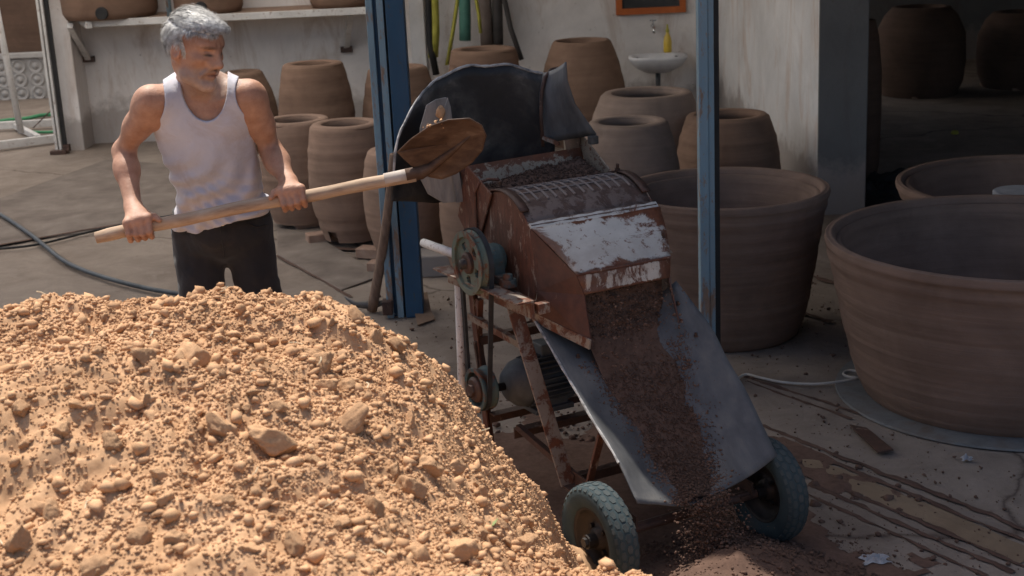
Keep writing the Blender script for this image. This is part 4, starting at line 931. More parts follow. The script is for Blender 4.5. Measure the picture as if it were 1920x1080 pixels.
ishead = sm(-.20, -.15, Lh[:, 2])*(np.linalg.norm(Lh, axis=1) < .2)
x_, y_, z_ = Lh.T
nz = .5+.5*fbm(Lh*260, 2, 3)
jaw = ishead*sm(-.028, -.060, z_+.35*np.clip(.06-x_, 0, .1)-.0)*sm(-.03, .01, x_+.02)*(1-sm(-.135, -.15, z_)*0); must = ishead*np.exp(-(((x_-.10)/.02)**2+((z_+.046)/.009)**2+(y_/.03)**2))*1.2
beard = np.clip(np.maximum(jaw, must), 0, 1)*(.55+.45*nz); mouth_line_shade = ishead*np.exp(-(((z_+.067)/.0035)**2+(y_/.028)**2))*(x_ > .08); lips = ishead*np.exp(-(((z_+.067)/.011)**2+(y_/.025)**2))*(x_ > .08)
beard = beard*(1-.8*lips)
def blend(mask, col):
    global T
    T[:, :3] = T[:, :3]*(1-mask[:, None])+np.array(col)*mask[:, None]
blend(np.clip(.95*beard, 0, .9), (.80, 1.10, 1.4)); blend(np.clip(must, 0, 1)*.6*(.5+.5*nz), (.42, .50, .58)); blend(.6*lips, (.80, .62, .62)); blend(np.clip(mouth_line_shade, 0, 1)*.75, (.35, .25, .25)); frown_shade = ishead*np.exp(-(((np.abs(y_)-.010)/.004)**2+((z_-.036)/.014)**2))*(x_ > .07); blend(frown_shade*.5, (.5, .42, .4)); bag = ishead*np.exp(-(((np.abs(y_)-.034)/.016)**2+((z_+.010)/.005)**2))*(x_ > .06); blend(bag*.35, (.62, .5, .5)); hollow_shade = ishead*np.exp(-(((np.abs(y_)-.052)/.014)**2+((z_+.045)/.018)**2))*(x_ > .02); blend(hollow_shade*.3, (.72, .66, .66))  # mouth line, frown lines and cheek hollows carry painted shade
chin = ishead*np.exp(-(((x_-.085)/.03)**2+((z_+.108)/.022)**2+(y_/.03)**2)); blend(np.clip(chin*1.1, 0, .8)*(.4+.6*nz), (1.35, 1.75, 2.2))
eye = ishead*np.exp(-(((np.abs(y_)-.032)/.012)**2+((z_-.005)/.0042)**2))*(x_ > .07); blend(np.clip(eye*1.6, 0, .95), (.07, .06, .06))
brow = ishead*np.exp(-(((np.abs(y_)-.033)/.020)**2+((z_-.031)/.0055)**2))*(x_ > .06); blend(np.clip(brow*1.5, 0, .9)*(.6+.4*nz), (.22, .24, .27))
ear = ishead*np.exp(-(((np.abs(y_)-.08)/.015)**2+((z_)/.03)**2+((x_)/.03)**2)); blend(.35*ear, (1.1, .72, .65))
arms = np.minimum(np.linalg.norm(V-wrR, axis=1), np.linalg.norm(V-wrL, axis=1)); blend(.25*sm(.22, .05, arms), (.98, 1.02, 1.05))
ca = PERSON.data.color_attributes.new('tint', 'FLOAT_COLOR', 'POINT'); ca.data.foreach_set('color', T.ravel())
# eyeballs' lower whites are too small to show; hair: cap plus strands
gh = Grid(head_c-.17, head_c+.17, .0035); 
gh.ell(hp(-.020, 0, .044), np.array((.108, .085, .100))*HS, HEAD, .02); gh.ell(hp(.042, -.01, .088), np.array((.060, .062, .040))*HS, HEAD, .03); gh.ell(hp(.078, .0, .100), np.array((.034, .050, .020))*HS, HEAD, .02)
m_, Pn = gh.near(); L = (Pn-head_c)@HEAD/HS
top_ = np.clip((L[:, 2]-.05)/.03, 0, 1)
gh.F[m_] += (.0026*fbm(L*np.array([16, 80, 80]), 2, 61)*top_+.0022*fbm(L*np.array([90, 60, 14]), 2, 62)*(1-top_)).astype(np.float32); P = gh.full(); L = (P-head_c)@HEAD/HS
lx, ly, lz = L[..., 0], L[..., 1], L[..., 2]
keep_h = lz-(.084+.006*np.sin(ly*90+1)+.20*np.clip(ly+.01, -.05, .05)-.15*np.clip(lx-.06, 0, .1)*0)
side = np.minimum(.020-lx-.45*np.clip(lz-.01, -.1, .06), lz+.040+.7*np.clip(-.02-lx, 0, .03))
earcut = np.sqrt(((lx+.008)/.028)**2+((lz+.014)/.034)**2)-1
side = np.minimum(side, earcut*.03)
nape = np.minimum(-.035-lx, lz+.080)
reg = np.maximum(np.maximum(keep_h, side), nape)
gh.F = np.maximum(gh.F, (-reg).astype(np.float32)*.9)
Vh, Qh = gh.mesh('hair'); Vh = relax(Vh, Qh, 1, .5)
def hair_mat():
    m, t, b = nodes('grey_hair'); co = coords(t)
    c = ramp(t, noise(t, co, 60, 6, .7, .4), [(.3, (.10, .095, .09)), (.48, (.40, .385, .365)), (.7, (.76, .74, .71))]); t.links.new(c, b.inputs['Base Color'])
    b.inputs['Roughness'].default_value = .45; b.inputs['Specular IOR Level'].default_value = .5; bump(t, b, noise(t, coords(t, (1, 1, .3)), 300, 4, .7), .3, .0015); return m
MT['hair'] = hair_mat()
hair = link('hair', rawmesh('hair', Vh-base, Qh), MT['hair'], PERSON, smooth=True)
# strands
r = np.random.default_rng(4); lv = (Vh-head_c)@HEAD/HS; out = lv-np.array([-.02, 0, .03]); out /= np.linalg.norm(out, axis=1)[:, None]
ok = np.nonzero(np.abs((lv-np.array([-.02, 0, .044]))/np.array([.108, .085, .1])).max(1) > .3)[0]; ok = ok[(np.linalg.norm((lv[ok]-np.array([-.02, 0, .044]))/np.array([.108, .085, .1]), axis=1) > .93)]
pick = r.choice(ok, 14000); p0 = lv[pick]; o0 = out[pick]
flow = np.c_[np.where(p0[:, 2] > .085, .8, -.30), np.where(p0[:, 2] > .085, .55, 0), np.where(p0[:, 2] > .085, -.2, -1.0)]; flow = flow+r.normal(0, .10, flow.shape); flow -= o0*(flow*o0).sum(1)[:, None]*.9; flow /= np.linalg.norm(flow, axis=1)[:, None]
Ls = r.uniform(.018, .042, len(p0))[:, None]*np.where(p0[:, :1] > .05, .55, 1); sd3 = np.cross(o0, flow); wd = .0007
p1 = p0+o0*.002+flow*Ls*.5+o0*np.abs(r.normal(0, .14, (len(p0), 1)))*Ls; p2 = p1+flow*Ls*.5-o0*Ls*.14
S5 = np.stack([p0-sd3*wd, p0+sd3*wd, p1-sd3*wd*.8, p1+sd3*wd*.8, p2], 1); S5 = head_c+HS*S5@HEAD.T
n = len(p0); b5 = np.arange(n)[:, None]*5; tri = np.concatenate([b5+np.array([0, 1, 3]), b5+np.array([0, 3, 2]), b5+np.array([2, 3, 4])])
st = link('hair_strands', rawmesh('hair_strands', S5.reshape(-1, 3)-base, tri), MT['hair'], PERSON); st['kind'] = 'stuff'
# vest
gv = Grid(lo, hi, .0042); torso(gv, .010)
P = gv.full(); rel = P-chest; s_ = rel@lat; dz = P[..., 2]
def ellcut(c, rs, rz, pw=2.0):
    q = (P-c); return ((np.abs(q@lat)/rs)**pw+(np.abs(q[..., 2])/rz)**pw)**(1/pw)-1
fold = .0085*np.sin((dz*1.0-s_*.9)*62+2.4*np.sin(dz*17+s_*15))*np.clip((1.30-dz)*5, 0, 1)+.0035*np.sin((dz+s_*.5)*150+3*np.sin(s_*22))*np.clip((1.22-dz)*6, 0, 1)
gv.F -= fold.astype(np.float32); m_, Pn = gv.near(); gv.F[m_] -= (.0032*fbm(Pn*9, 3, 5)).astype(np.float32)
hem = pelv[2]+.040
gv.F += (-.010*np.clip((1.12-dz)/.1, 0, 1)).astype(np.float32)                          # blousing at the waist
nc = at(383, 152, 4.50); cut = ellcut(nc, .071, .122); gv.F -= (.0022*np.exp(-((cut*.09-.004)/.006)**2)).astype(np.float32); gv.F = np.maximum(gv.F, (-cut*.07).astype(np.float32))
for c_, rs, rz in ((at(266, 178, 4.5), .077, .100), (at(487, 172, 4.53), .074, .088)): gv.F = np.maximum(gv.F, (-ellcut(c_, rs, rz)*.07).astype(np.float32))
gv.F = np.maximum(gv.F, ((hem+.010*np.sin(s_*22)+s_*.10-dz)*.8).astype(np.float32))
Vv, Qv = gv.mesh('vest'); Vv = relax(Vv, Qv, 1, .4)
def cloth_mat(name, a, b_, dirt, amt, bs=260, bstr=.25):
    m, t, b = nodes(name); co = coords(t); c = ramp(t, noise(t, co, 5, 8, .6), [(.3, a), (.7, b_)])
    st_ = ramp(t, noise(t, co, 6, 12, .72, .8), [(.5, 0.0), (.78, amt)]); c = mix(t, st_, c, dirt); t.links.new(c, b.inputs['Base Color'])
    b.inputs['Roughness'].default_value = .9; b.inputs['Specular IOR Level'].default_value = .15; b.inputs['Sheen Weight'].default_value = .15
    n1 = bump(t, b, noise(t, co, 14, 6, .6, .6), .35, .012); bump(t, b, noise(t, co, bs, 3, .6), bstr, .002, n1); return m
MT['vest'] = cloth_mat('grey_white_cotton', (.43, .42, .465), (.56, .55, .60), (.37, .28, .235), .75)
MT['jeans'] = cloth_mat('black_denim', (.016, .016, .019), (.030, .029, .031), (.075, .055, .045), .45)
link('vest', rawmesh('vest', Vv-base, Qv), MT['vest'], PERSON, smooth=True)
# seams of neck and arm openings
# trousers
gt = Grid(np.array([-1.42, 4.3, -.02]), np.array([-.55, 5.02, 1.12]), .0065)
gt.ell(pelv+up*.01, (.164, .122, .115), BODY, .05)
for hip, kn_, ft in ((hipR, kneeR, footR), (hipL, kneeL, footL)):
    gt.cone(hip, kn_, .079, .070, .022); gt.cone(kn_, ft+np.array([0, 0, .03]), .067, .060, .03)
P = gt.full(); dz = P[..., 2]; sx = P@lat
gt.F -= (.004*np.sin(dz*60+2*np.sin(sx*20))*np.clip((.62-dz)*4, 0, 1)).astype(np.float32); m_, Pn = gt.near(); gt.F[m_] -= (.008*fbm(Pn*np.array([12, 12, 10]), 4, 9)+.004*np.abs(fbm(Pn*np.array([9, 9, 22]), 2, 19))).astype(np.float32)
gt.F = np.maximum(gt.F, (dz-(pelv[2]+.088)).astype(np.float32))
Vt, Qt = gt.mesh('trousers'); Vt = relax(Vt, Qt, 1, .4); tr_ = link('trousers', rawmesh('trousers', Vt-base, Qt), MT['jeans'], PERSON, smooth=True)
MT['leather'] = noisy('black_leather', [(.3, (.012, .011, .011)), (.7, (.035, .03, .028))], 10, .5, 80, .2); MT['chrome'] = noisy('steel_buckle', [(.3, (.5, .5, .5)), (.7, (.8, .8, .8))], 10, .25, bstr=0, metal=1)
bz = pelv[2]+.066; b = MB(); rows = []
for zz_ in (-.018, .018): rows.append([tuple(np.array([pelv[0], pelv[1], bz+zz_])-base+lat*(.158*math.cos(a))+face_dir*(.116*math.sin(a))) for a in np.linspace(0, 2*math.pi, 49)])
b.grid(rows); b.build('belt', MT['leather'], PERSON, solid=.007, smooth=True)
c = np.array([pelv[0], pelv[1], bz])-base+face_dir*.121-lat*.012
b = MB(); 
for q0, q1 in (((-.026, -.02), (.026, -.02)), ((-.026, .02), (.026, .02)), ((-.026, -.02), (-.026, .02)), ((.026, -.02), (.026, .02))): b.bar(c+lat*q0[0]+up*q0[1], c+lat*q1[0]+up*q1[1], .006, .006)
b.build('buckle', MT['chrome'], PERSON)
b = MB(); fz = lambda s0, z0, s1, z1: b.tube([np.array([pelv[0], pelv[1], 0])-base+lat*s+face_dir*(.122*math.sqrt(max(.05, 1-(s/.17)**2))+.002)+up*z for s, z in ((s0, z0), ((s0+s1)/2, (z0+z1)/2-.008), (s1, z1))], .002, 5)
fz(-.152, bz-.045, -.085, bz-.025); fz(.085, bz-.025, .152, bz-.045); fz(0, bz-.02, .005, bz-.13); b.build('pocket_seam', MT['leather'], PERSON)
for ft in (footR, footL):
    b = MB(); f2 = ft-base; d = Vector(face_dir)
    prof = [(-.09, .030, .05), (-.05, .038, .075), (.02, .043, .065), (.10, .048, .045), (.16, .040, .032), (.185, .015, .02)]; rows = []
    for s, w_, h_ in prof: rows.append([tuple(np.array(f2)*[1, 1, 0]+face_dir*s+lat*(w_*math.cos(a))+up*(max(0.002, h_*(1+math.sin(a))*.55))) for a in np.linspace(0, 2*math.pi, 15)])
    b.grid(rows); b.build('shoe', MT['leather'], PERSON, smooth=True, sub=1)
# ------------------------------------------------ shovel
SH = empty('shovel', HA, 0, 'long wooden-handled shovel with rusty blade held across the man', 'shovel')
L_ = np.linalg.norm(HB-HA); hpts = []
for k in range(25):
    s = k/24; hpts.append(tuple((HB-HA)*s+hup*(.004*math.sin(s*5)+.002*math.sin(s*17))))
def align(o, d):                        # local x runs along the handle so that the grain does too
    return o
rot = Matrix((hax, hfr, hup)).transposed(); inv = rot.transposed()
SH.matrix_world = Matrix.Translation(HA) @ rot.to_4x4()
loc_ = lambda p: inv @ Vector(np.array(p)-HA)
hw_ = MB(); hw_.tube([(L_*k/24, .0, .004*math.sin(k/24*5)+.002*math.sin(k/24*17)) for k in range(25)], [HR*(.9 if k == 0 else 1.0)*(1+.03*math.sin(k*1.3)) for k in range(25)], 16); hw_.build('handle', MT['wood'], SH, smooth=True)
MT['wood_white'] = noisy('whitened_wood', [(.3, (.24, .18, .13)), (.6, (.46, .40, .35))], 9, .8, 60, .3, .002)
hw_ = MB(); hw_.tube([(L_-.10, 0, .0), (L_-.03, 0, 0), (L_+.005, 0, 0)], [HR*1.04, HR*1.07, HR*1.0], 16); hw_.build('whitened_end', MT['wood_white'], SH, smooth=True)
# blade: outline given where it shows, laid on a tilted plane through the socket
bc = at(828, 278, 4.50); nb = np.array([-.12, -.80, -.45]); nb /= np.linalg.norm(nb)
def onb(x, y): return plane(x, y, at(790, 325, 4.49), nb)
out2 = [(744, 287), (770, 262), (805, 238), (840, 226), (880, 223), (903, 236), (912, 256), (905, 283), (885, 307), (855, 328), (828, 338), (806, 334), (786, 327), (770, 312), (757, 300)]
cen = onb(835, 280); rows = []; nn = 12
ring = [onb(*p) for p in out2]
ring2 = []
for i in range(len(ring)):
    a, c2 = ring[i], ring[(i+1) % len(ring)]; ring2 += [a, a*.67+c2*.33, a*.33+c2*.67]
for k in range(nn+1):
    s = k/nn; rows.append([loc_(cen+(p-cen)*s-nb*(.030*(1-s*s))+nb*.004*math.sin(5*s)) for p in ring2+[ring2[0]]])
MB().grid(rows).build('blade', MT['blade'], SH, solid=.003, smooth=True)
sk = [loc_(HB-hax*.03), loc_(HB+hax*.02), loc_(onb(808, 318)+nb*-.012), loc_(onb(850, 290)+nb*-.026), loc_(onb(880, 262)+nb*-.02)]
MB().tube(sk, [HR*1.12, HR*1.1, .016, .010, .004], 12).build('socket', MT['blade'], SH, smooth=True)
hs = MB(); hs.tube([loc_(HB+hax*.0-hfr*0), loc_(HB+hax*.03+hup*.004)], [.017, .012], 12); hs.build('broken_end', MT['wood'], SH, smooth=True)
# soil sliding off the blade
r = np.random.default_rng(77); n = 14; tpos = r.uniform(0, 1, n); pp = np.stack([onb(795+45*t_, 243-12*t_) for t_ in tpos])+r.normal(0, .010, (n, 3))-nb*.01
o = crumbs('shovelled_soil', pp, np.clip(r.pareto(2, len(pp))*.002+.002, .002, .008), MT['soil'], None, seed=55); tag(o, 'tan soil crumbling off the rear of the shovel blade', 'soil')
# ============================================================ CLAY OVENS, BASINS AND THE BACKGROUND
def jar(cx, ry, rimw, bodyw, Y, label, mat='clay', z0=0.0, ztop=None, group='clay oven jars', mouth=.66, belly=.42, basew=.80, hole=None, name='clay_oven'):
    c = at(cx, ry, Y); k = pxm(c); zt = c[2]; R = bodyw/2*k; r1 = rimw/2*k; h = zt-z0; th = .035+.02*R
    e = empty(name, (c[0], c[1], z0), random.uniform(0, 6.28) if hole is None else 0, label, 'clay oven', group)
    sdj = random.random()*50
    def prof_r(s): return prof_0(s)+.0032*float(fbm(np.array([[s*h*26+sdj, .5]]), 3, 7)[0])
    def prof_0(s): # outer radius, s 0..1
        if s < belly: q = s/belly; return R*(basew+(1-basew)*math.sin(q*math.pi/2))
        q = (s-belly)/(1-belly); return R+(r1-R)*(q**2.1)
    out = [(prof_r(s), s*h) for s in np.linspace(0, .985, 60)]
    out += [(r1-.006, h-.004), (r1-.018, h+.002), (r1*mouth+.016, h+.001), (r1*mouth+.003, h-.008)]
    inn = [(max(.02, prof_r(s)-th) if s < .9 else r1*mouth, s*h) for s in np.linspace(.94, .03, 12)]+[(0.01, .02)]
    b = MB(); n = 56; sk = None
    if hole:
        a0, hw, hz = hole; nn = len(out)+len(inn)
        allp = out+inn
        sk = lambda i, k: (allp[i][1] < hz*h and i < len(out)-4 or (i >= len(out) and allp[i][1] < hz*h)) and abs(((2*math.pi*(k+.5)/n-a0+math.pi) % (2*math.pi))-math.pi) < hw
    b.lathe(out+inn, n, wob=.010, skip=sk); o = b.build('body', MT[mat], e, smooth=True)
    rb = MB(); rb.lathe([(r1*mouth+.004, h-.006), (r1*mouth+.012, h+.004), (r1-.014, h+.0045), (r1-.002, h-.006), (r1-.001, h-.016), (r1*mouth+.01, h-.02)], n, closed=True, wob=.010); rb.build('rim', MT[mat], e, smooth=True)
    return e
jar(648, 231, 132, 154, 8.45, 'pale barrel-shaped clay oven right of the man with an air hole at its foot', 'clay_pale', .03, basew=.72, belly=.5, hole=(math.radians(232), .16, .10))
jar(553, 224, 128, 150, 9.0, 'pale clay oven half hidden behind the man\'s raised arm', 'clay_pale', .03, basew=.74, belly=.5)
jar(754, 280, 132, 160, 7.95, 'pale clay oven split from view by the left blue post', 'clay_pale', .03, basew=.74, belly=.5, hole=(math.radians(228), .16, .12))
jar(893, 300, 130, 150, 7.55, 'clay oven hidden behind the crusher\'s belt drive', 'clay_pale', .0, basew=.74, belly=.5)
jar(586, 119, 112, 148, 10.6, 'darker clay oven in the rear row above the man\'s elbow', 'clay', 0.0, belly=.35, mouth=.62)
jar(455, 134, 70, 120, 11.9, 'small clay oven just showing over the man\'s left shoulder', 'clay', 0.0, belly=.35)
jar(745, 126, 108, 146, 10.7, 'dark clay oven in the rear row behind the left blue post', 'clay', 0.0, belly=.35)
jar(906, 92, 122, 146, 11.4, 'clay oven below the hanging tubes by the rear wall', 'clay', 0.0, belly=.4)
jar(1090, 76, 108, 166, 11.5, 'tall clay oven between the hanging tubes and the sink', 'clay', 0.0, belly=.34, mouth=.82)
jar(1212, 174, 170, 236, 9.2, 'wide clay oven below the sink', 'clay_grey', 0.0, belly=.30, mouth=.74)
jar(1177, 228, 150, 200, 8.0, 'clay oven touching the hopper, in front of the wide one', 'clay_grey', 0.0, belly=.40, mouth=.68)
jar(1364, 215, 152, 196, 8.7, 'clay oven behind the slim blue post against the white wall', 'clay', 0.0, belly=.42, mouth=.74)
for bx, by, dz in ((577, 432, 0), (602, 462, 0), (700, 492, 0), (722, 520, 0)):
    p = atz(bx, by); b = MB(); b.box((0, 0, .03), (.20, .10, .06)); o = b.build('loose_brick', MT['brick'], bevel=.006); o.location = (p[0], p[1]+.12, 0); o.rotation_euler = (0, 0, random.uniform(-.5, .5))
    tag(o, {577: 'brick at the foot of the oven behind the man', 602: 'brick under the oven with the air hole, left side', 700: 'brick under the right edge of the oven with the air hole', 722: 'brick under the oven behind the left blue post'}[bx], 'brick', 'bricks propping the ovens')
p = atz(815, 520); b = MB(); b.box((0, 0, .06), (.36, .2, .12)); o = b.build('concrete_block', MT['plaster_grey'], bevel=.008); o.location = (p[0]+.05, p[1]+.1, 0); tag(o, 'grey concrete block on the floor right of the left blue post', 'block')
# big open basins
def basin(cx, cy, w, Y, base_px, label, mat, rimh=.11, basew=.62, lean=0):
    c = at(cx, cy, Y); k = pxm(c); R = w/2*k; h = c[2]; n = 96; th = .05
    e = empty('clay_basin', (c[0], c[1], 0), random.uniform(0, 6), label, 'basin', 'large clay basins')
    sdj = random.random()*50
    def rr(s): return R*(basew+(1-basew)*s**.58)+.0028*float(fbm(np.array([[s*h*34+sdj, .5]]), 3, 7)[0])
    ss = np.linspace(0, 1-.034/h, 80); r0 = rr(1)
    out = [(rr(q)+.007*max(0, min(1, (q*h-(h-rimh))/.03)), q*h) for q in ss]
    MB().lathe(out, n, wob=.004).build('wall', MT[mat], e, smooth=True)
    rb = MB(); rb.lathe([(r0+.008, h-.034), (r0+.012, h-.018), (r0+.007, h-.010), (r0+.009, h-.004), (r0+.003, h), (r0-.004, h-.004), (r0-.008, h), (r0-.018, h), (r0-.030, h-.012), (r0-.034, h-.03)], n, wob=.004); rb.build('rim', MT[mat], e, smooth=True)
    inn = [(r0-.034, h-.03)]+[(max(.02, rr(s)-th), s*h+.02) for s in np.linspace(.93, .04, 16)]+[(.001, .05)]
    MB().lathe(inn, n, wob=.004).build('inside', MT[mat], e, smooth=True); return e, R
basin(1357, 350, 384, 6.32, None, 'deep clay basin behind the slim blue post', 'clay_basin', basew=.70)
eB, RB = basin(1897, 437, 678, 5.36, None, 'largest clay basin at the right edge of the picture', 'clay_basin', basew=.75)
basin(1945, 337, 510, 7.1, None, 'clay basin behind the largest one at right', 'clay_basin', basew=.62)
# sheet-metal disc and board under the largest basin
MT['zinc'] = noisy('dirty_zinc', [(.3, (.09, .09, .088)), (.5, (.17, .17, .165)), (.7, (.13, .10, .08))], 6, .6, 60, .3, .003, metal=.2)
b = MB(); b.lathe([(.01, .008), (RB*.75+.13, .008), (RB*.75+.132, .0)], 64); o = b.build('metal_disc', MT['zinc'], solid=.003); o.location = (eB.location[0], eB.location[1], .006); tag(o, 'dull grey sheet-metal disc under the largest basin', 'metal disc')
q = [atz(1593, 806), atz(1646, 858), atz(1675, 853), atz(1625, 812)]; b = MB(); b.poly([(p[0], p[1], .016) for p in q], (0, 0, .006)); tag(b.build('scrap_board', MT['rust_dark']), 'small brown scrap board poking out beside the metal disc', 'board')
MT['plastic_film'] = noisy('crumpled_plastic', [(.3, (.22, .22, .23)), (.7, (.42, .42, .43))], 12, .35, 40, .8, .01)
def crumple(px_, py_, sx, sy, h, label, cat):
    p = atz(px_, py_); b = MB(); n = 14; rows = []
    for i in range(n):
        r_ = []
        for j in range(n):
            u, v = i/(n-1)*2-1, j/(n-1)*2-1; f = max(0, 1-(u*u+v*v)*.8); z = .012+h*f*(.5+.5*float(fbm(np.array([[u*3+px_, v*3]]), 3, 3)[0])); r_.append((u*sx*(1+.2*math.sin(v*5)), v*sy*(1+.25*math.sin(u*6)), max(z, .011)))
        rows.append(r_)
    o = b.grid(rows).build('plastic_scrap', MT['plastic_film']); o.location = (p[0], p[1], 0); return tag(o, label, cat)
crumple(1640, 1055, .04, .03, .022, 'crumpled clear plastic scrap on the floor in front of the tracks', 'plastic')
crumple(1812, 866, .02, .016, .025, 'scrap of white plastic on the metal disc', 'plastic')
crumple(735, 592, .03, .02, .03, 'pale crumpled scrap at the foot of the left blue post', 'plastic')
MT['cardboard'] = noisy('cardboard', [(.3, (.16, .10, .065)), (.7, (.28, .19, .13))], 5, .9, 40, .3)
q = [atz(775, 580), atz(803, 578), atz(816, 603), atz(783, 614)]; b = MB(); z = [.02, .07, .012, .012]
b.grid([[(q[0][0], q[0][1], .075), (q[1][0], q[1][1], .085)], [(q[0][0]*.6+q[3][0]*.4, q[0][1]*.6+q[3][1]*.4, .02), (q[1][0]*.6+q[2][0]*.4, q[1][1]*.6+q[2][1]*.4, .018)], [(q[3][0], q[3][1], .012), (q[2][0], q[2][1], .012)]])
tag(b.build('cardboard_flap', MT['cardboard'], solid=.004), 'folded cardboard leaning at the foot of the left blue post', 'cardboard')
# white bucket lid by the rear basin
p = at(1905, 358, 6.35); b = MB(); b.lathe([(.0, .0), (.125, .0), (.13, -.004), (.13, -.022), (.12, -.02), (.10, -.3), (0, -.3)], 40); o = b.build('white_bucket', MT['plastic_film'], smooth=False); o.location = (p[0]+.03, p[1], p[2]); tag(o, 'white plastic bucket standing behind the largest basin', 'bucket')
# pick leaning on the post
a = atz(698, 588); top = at(737, 290, 6.62); e = empty('pickaxe', (a[0], a[1], 0), 0, 'pick leaning upside down against the left blue post', 'pick')
A = Vector((0, 0, .02)); T_ = Vector(top)-Vector((a[0], a[1], 0)); pts = [A.lerp(T_, s)+Vector((.012*math.sin(s*3), 0, 0)) for s in np.linspace(0, 1, 12)]
MB().tube(pts, [.027-.008*s for s in np.linspace(0, 1, 12)], 12).build('handle', MT['wood_old'], e, smooth=True)
MT['iron'] = noisy('worn_iron', [(.3, (.10, .095, .09)), (.7, (.24, .22, .2))], 10, .5, 60, .3, .003, metal=.5)
hpt = [Vector((-.13, -.02, .10)), Vector((-.08, -.012, .055)), Vector((0, 0, .045)), Vector((.05, .01, .05)), Vector((.09, .02, .02))]
MB().tube(hpt, [.004, .015, .024, .016, .008], 8).build('head', MT['iron'], e, smooth=True)
# hoses and cables
def cable(name, px_pts, r, mat, label, z=None, cat='hose'):
    P = [atz(x, y, r+.012) for x, y in px_pts]; pts = []
    V_ = [Vector(p) for p in P]
    for i in range(len(V_)-1):
        p0, p1, p2, p3 = V_[max(i-1, 0)], V_[i], V_[i+1], V_[min(i+2, len(V_)-1)]
        for k in range(8):
            f = k/8; pts.append(.5*((2*p1)+(p2-p0)*f+(2*p0-5*p1+4*p2-p3)*f*f+(3*p1-p0-3*p2+p3)*f**3))
    pts.append(V_[-1]); b = MB(); b.tube(pts, r, 8); return tag(b.build(name, mat, smooth=True), label, cat)
MT['hose'] = noisy('grey_black_hose', [(.3, (.03, .035, .04)), (.7, (.075, .085, .095))], 10, .45, 60, .1)
MT['cord_white'] = noisy('dirty_white_cord', [(.3, (.34, .31, .27)), (.7, (.52, .48, .43))], 10, .6, 60, .1)
MT['green_hose'] = noisy('green_hose', [(.3, (.03, .17, .075)), (.7, (.06, .27, .12))], 10, .45, bstr=0)
cable('hose', [(-80, 362), (0, 402), (55, 438), (85, 462), (125, 492), (180, 515), (260, 537), (330, 550), (420, 560)], .014, MT['hose'], 'dark garden hose snaking over the floor behind the soil heap')
cable('power_cord', [(-60, 470), (60, 460), (180, 432), (320, 405), (420, 398)], .008, MT['black'], 'thin black cord along the floor joint left of the man', cat='cord')
cable('power_cord', [(1380, 712), (1398, 702), (1425, 708), (1470, 717), (1530, 720), (1590, 713), (1622, 704), (1610, 697), (1590, 695), (1582, 702), (1600, 708), (1660, 710)], .006, MT['cord_white'], 'white power cord running from the machine to the largest basin', cat='cord')
# ---- left: gate post, white pipe stand, stamped panel
e = empty('gate_post', (*atz(118, 288)[:2], 0), 0, 'white steel gate post at the left end of the plaster wall', 'post')
MB().box((-.045, 0, 1.3), (.022, .03, 2.6)).build('strip', MT['white_paint'], e, bevel=.003); MB().box((-.012, .0, 1.3), (.022, .03, 2.6)).build('strip', MT['white_paint'], e, bevel=.003)
MB().box((.02, .02, 1.3), (.035, .03, 2.6)).build('groove', MT['black'], e); MB().box((-.028, .016, 1.3), (.012, .012, 2.6)).build('inner_groove', MT['rust_dark'], e); MB().box((-.02, -.02, .02), (.14, .1, .035)).build('foot', MT['rust_dark'], e, bevel=.004)  # the black bar fills the dark gap, its shade given as colour
MB().box((.045, -.01, .05), (.05, .06, .06)).build('latch', MT['rust_dark'], e, bevel=.004)
b0 = atz(36, 268); e = empty('pipe_stand', (b0[0], b0[1], 0), 0, 'white pipe stand with a leaning upright at the far left', 'stand')
B0 = Vector((b0[0], b0[1], 0))
MB().tube([Vector(at(40, 250, b0[1]))-B0, Vector(at(2, 62, b0[1]+.1))-B0, Vector(at(-14, -20, b0[1]+.12))-B0], .03, 12).build('upright', MT['white_paint'], e, smooth=True)
MB().bar(Vector(atz(-80, 282, .05))-B0, Vector(atz(114, 258, .05))-B0, .05, .07).build('base_bar', MT['white_paint'], e, bevel=.004); MB().bar(Vector(atz(-80, 240, .06))-B0, Vector(atz(112, 229, .06))-B0, .05, .07).build('base_bar', MT['white_paint'], e, bevel=.004)
MB().bar(Vector(atz(30, 236, .05))-B0, Vector(atz(72, 258, .05))-B0, .05, .05).build('tie_bar', MT['white_paint'], e, bevel=.004)
MB().tube([Vector(at(100, 203, b0[1]-.2))-B0, Vector(at(62, 240, b0[1]-.2))-B0], .006, 6).build('stay_rod', MT['rust_dark'], e)
cable('green_hose', [(-40, 235), (10, 226), (50, 222), (80, 216), (125, 214)], .02, MT['green_hose'], 'green hose loop behind the white pipe stand'); cable('green_hose', [(50, 246), (80, 248), (125, 246)], .014, MT['green_hose'], 'green hose lying inside the white pipe stand')
YP = 16.0; lo_, hi_ = at(-60, 192, YP), at(104, 106, YP)
MT['panel'] = noisy('cast_grey_panel', [(.3, (.26, .25, .24)), (.7, (.42, .40, .385))], 4, .8, 40, .3)
e = empty('stamped_panel', (lo_[0], YP, lo_[2]), 0, 'pale cast panel with rows of round bosses at the far left', 'panel')
Wd = 2.2; Hh = hi_[2]-lo_[2]; MB().box((Wd/2-.6, .03, Hh/2), (Wd, .06, Hh)).build('plate', MT['panel'], e, bevel=.01); MB().box((Wd/2-.6, .0, Hh+.03), (Wd, .1, .06)).build('ledge', MT['panel'], e, bevel=.01)
bs = MB(); bs.lathe([(.085, 0), (.08, .014), (.06, .016), (.055, .006), (.035, .006), (.03, .022), (0, .026)], 24, axis='Y'); bme = bs.mesh('boss'); bme.materials.append(MT['panel']); bme.shade_smooth()
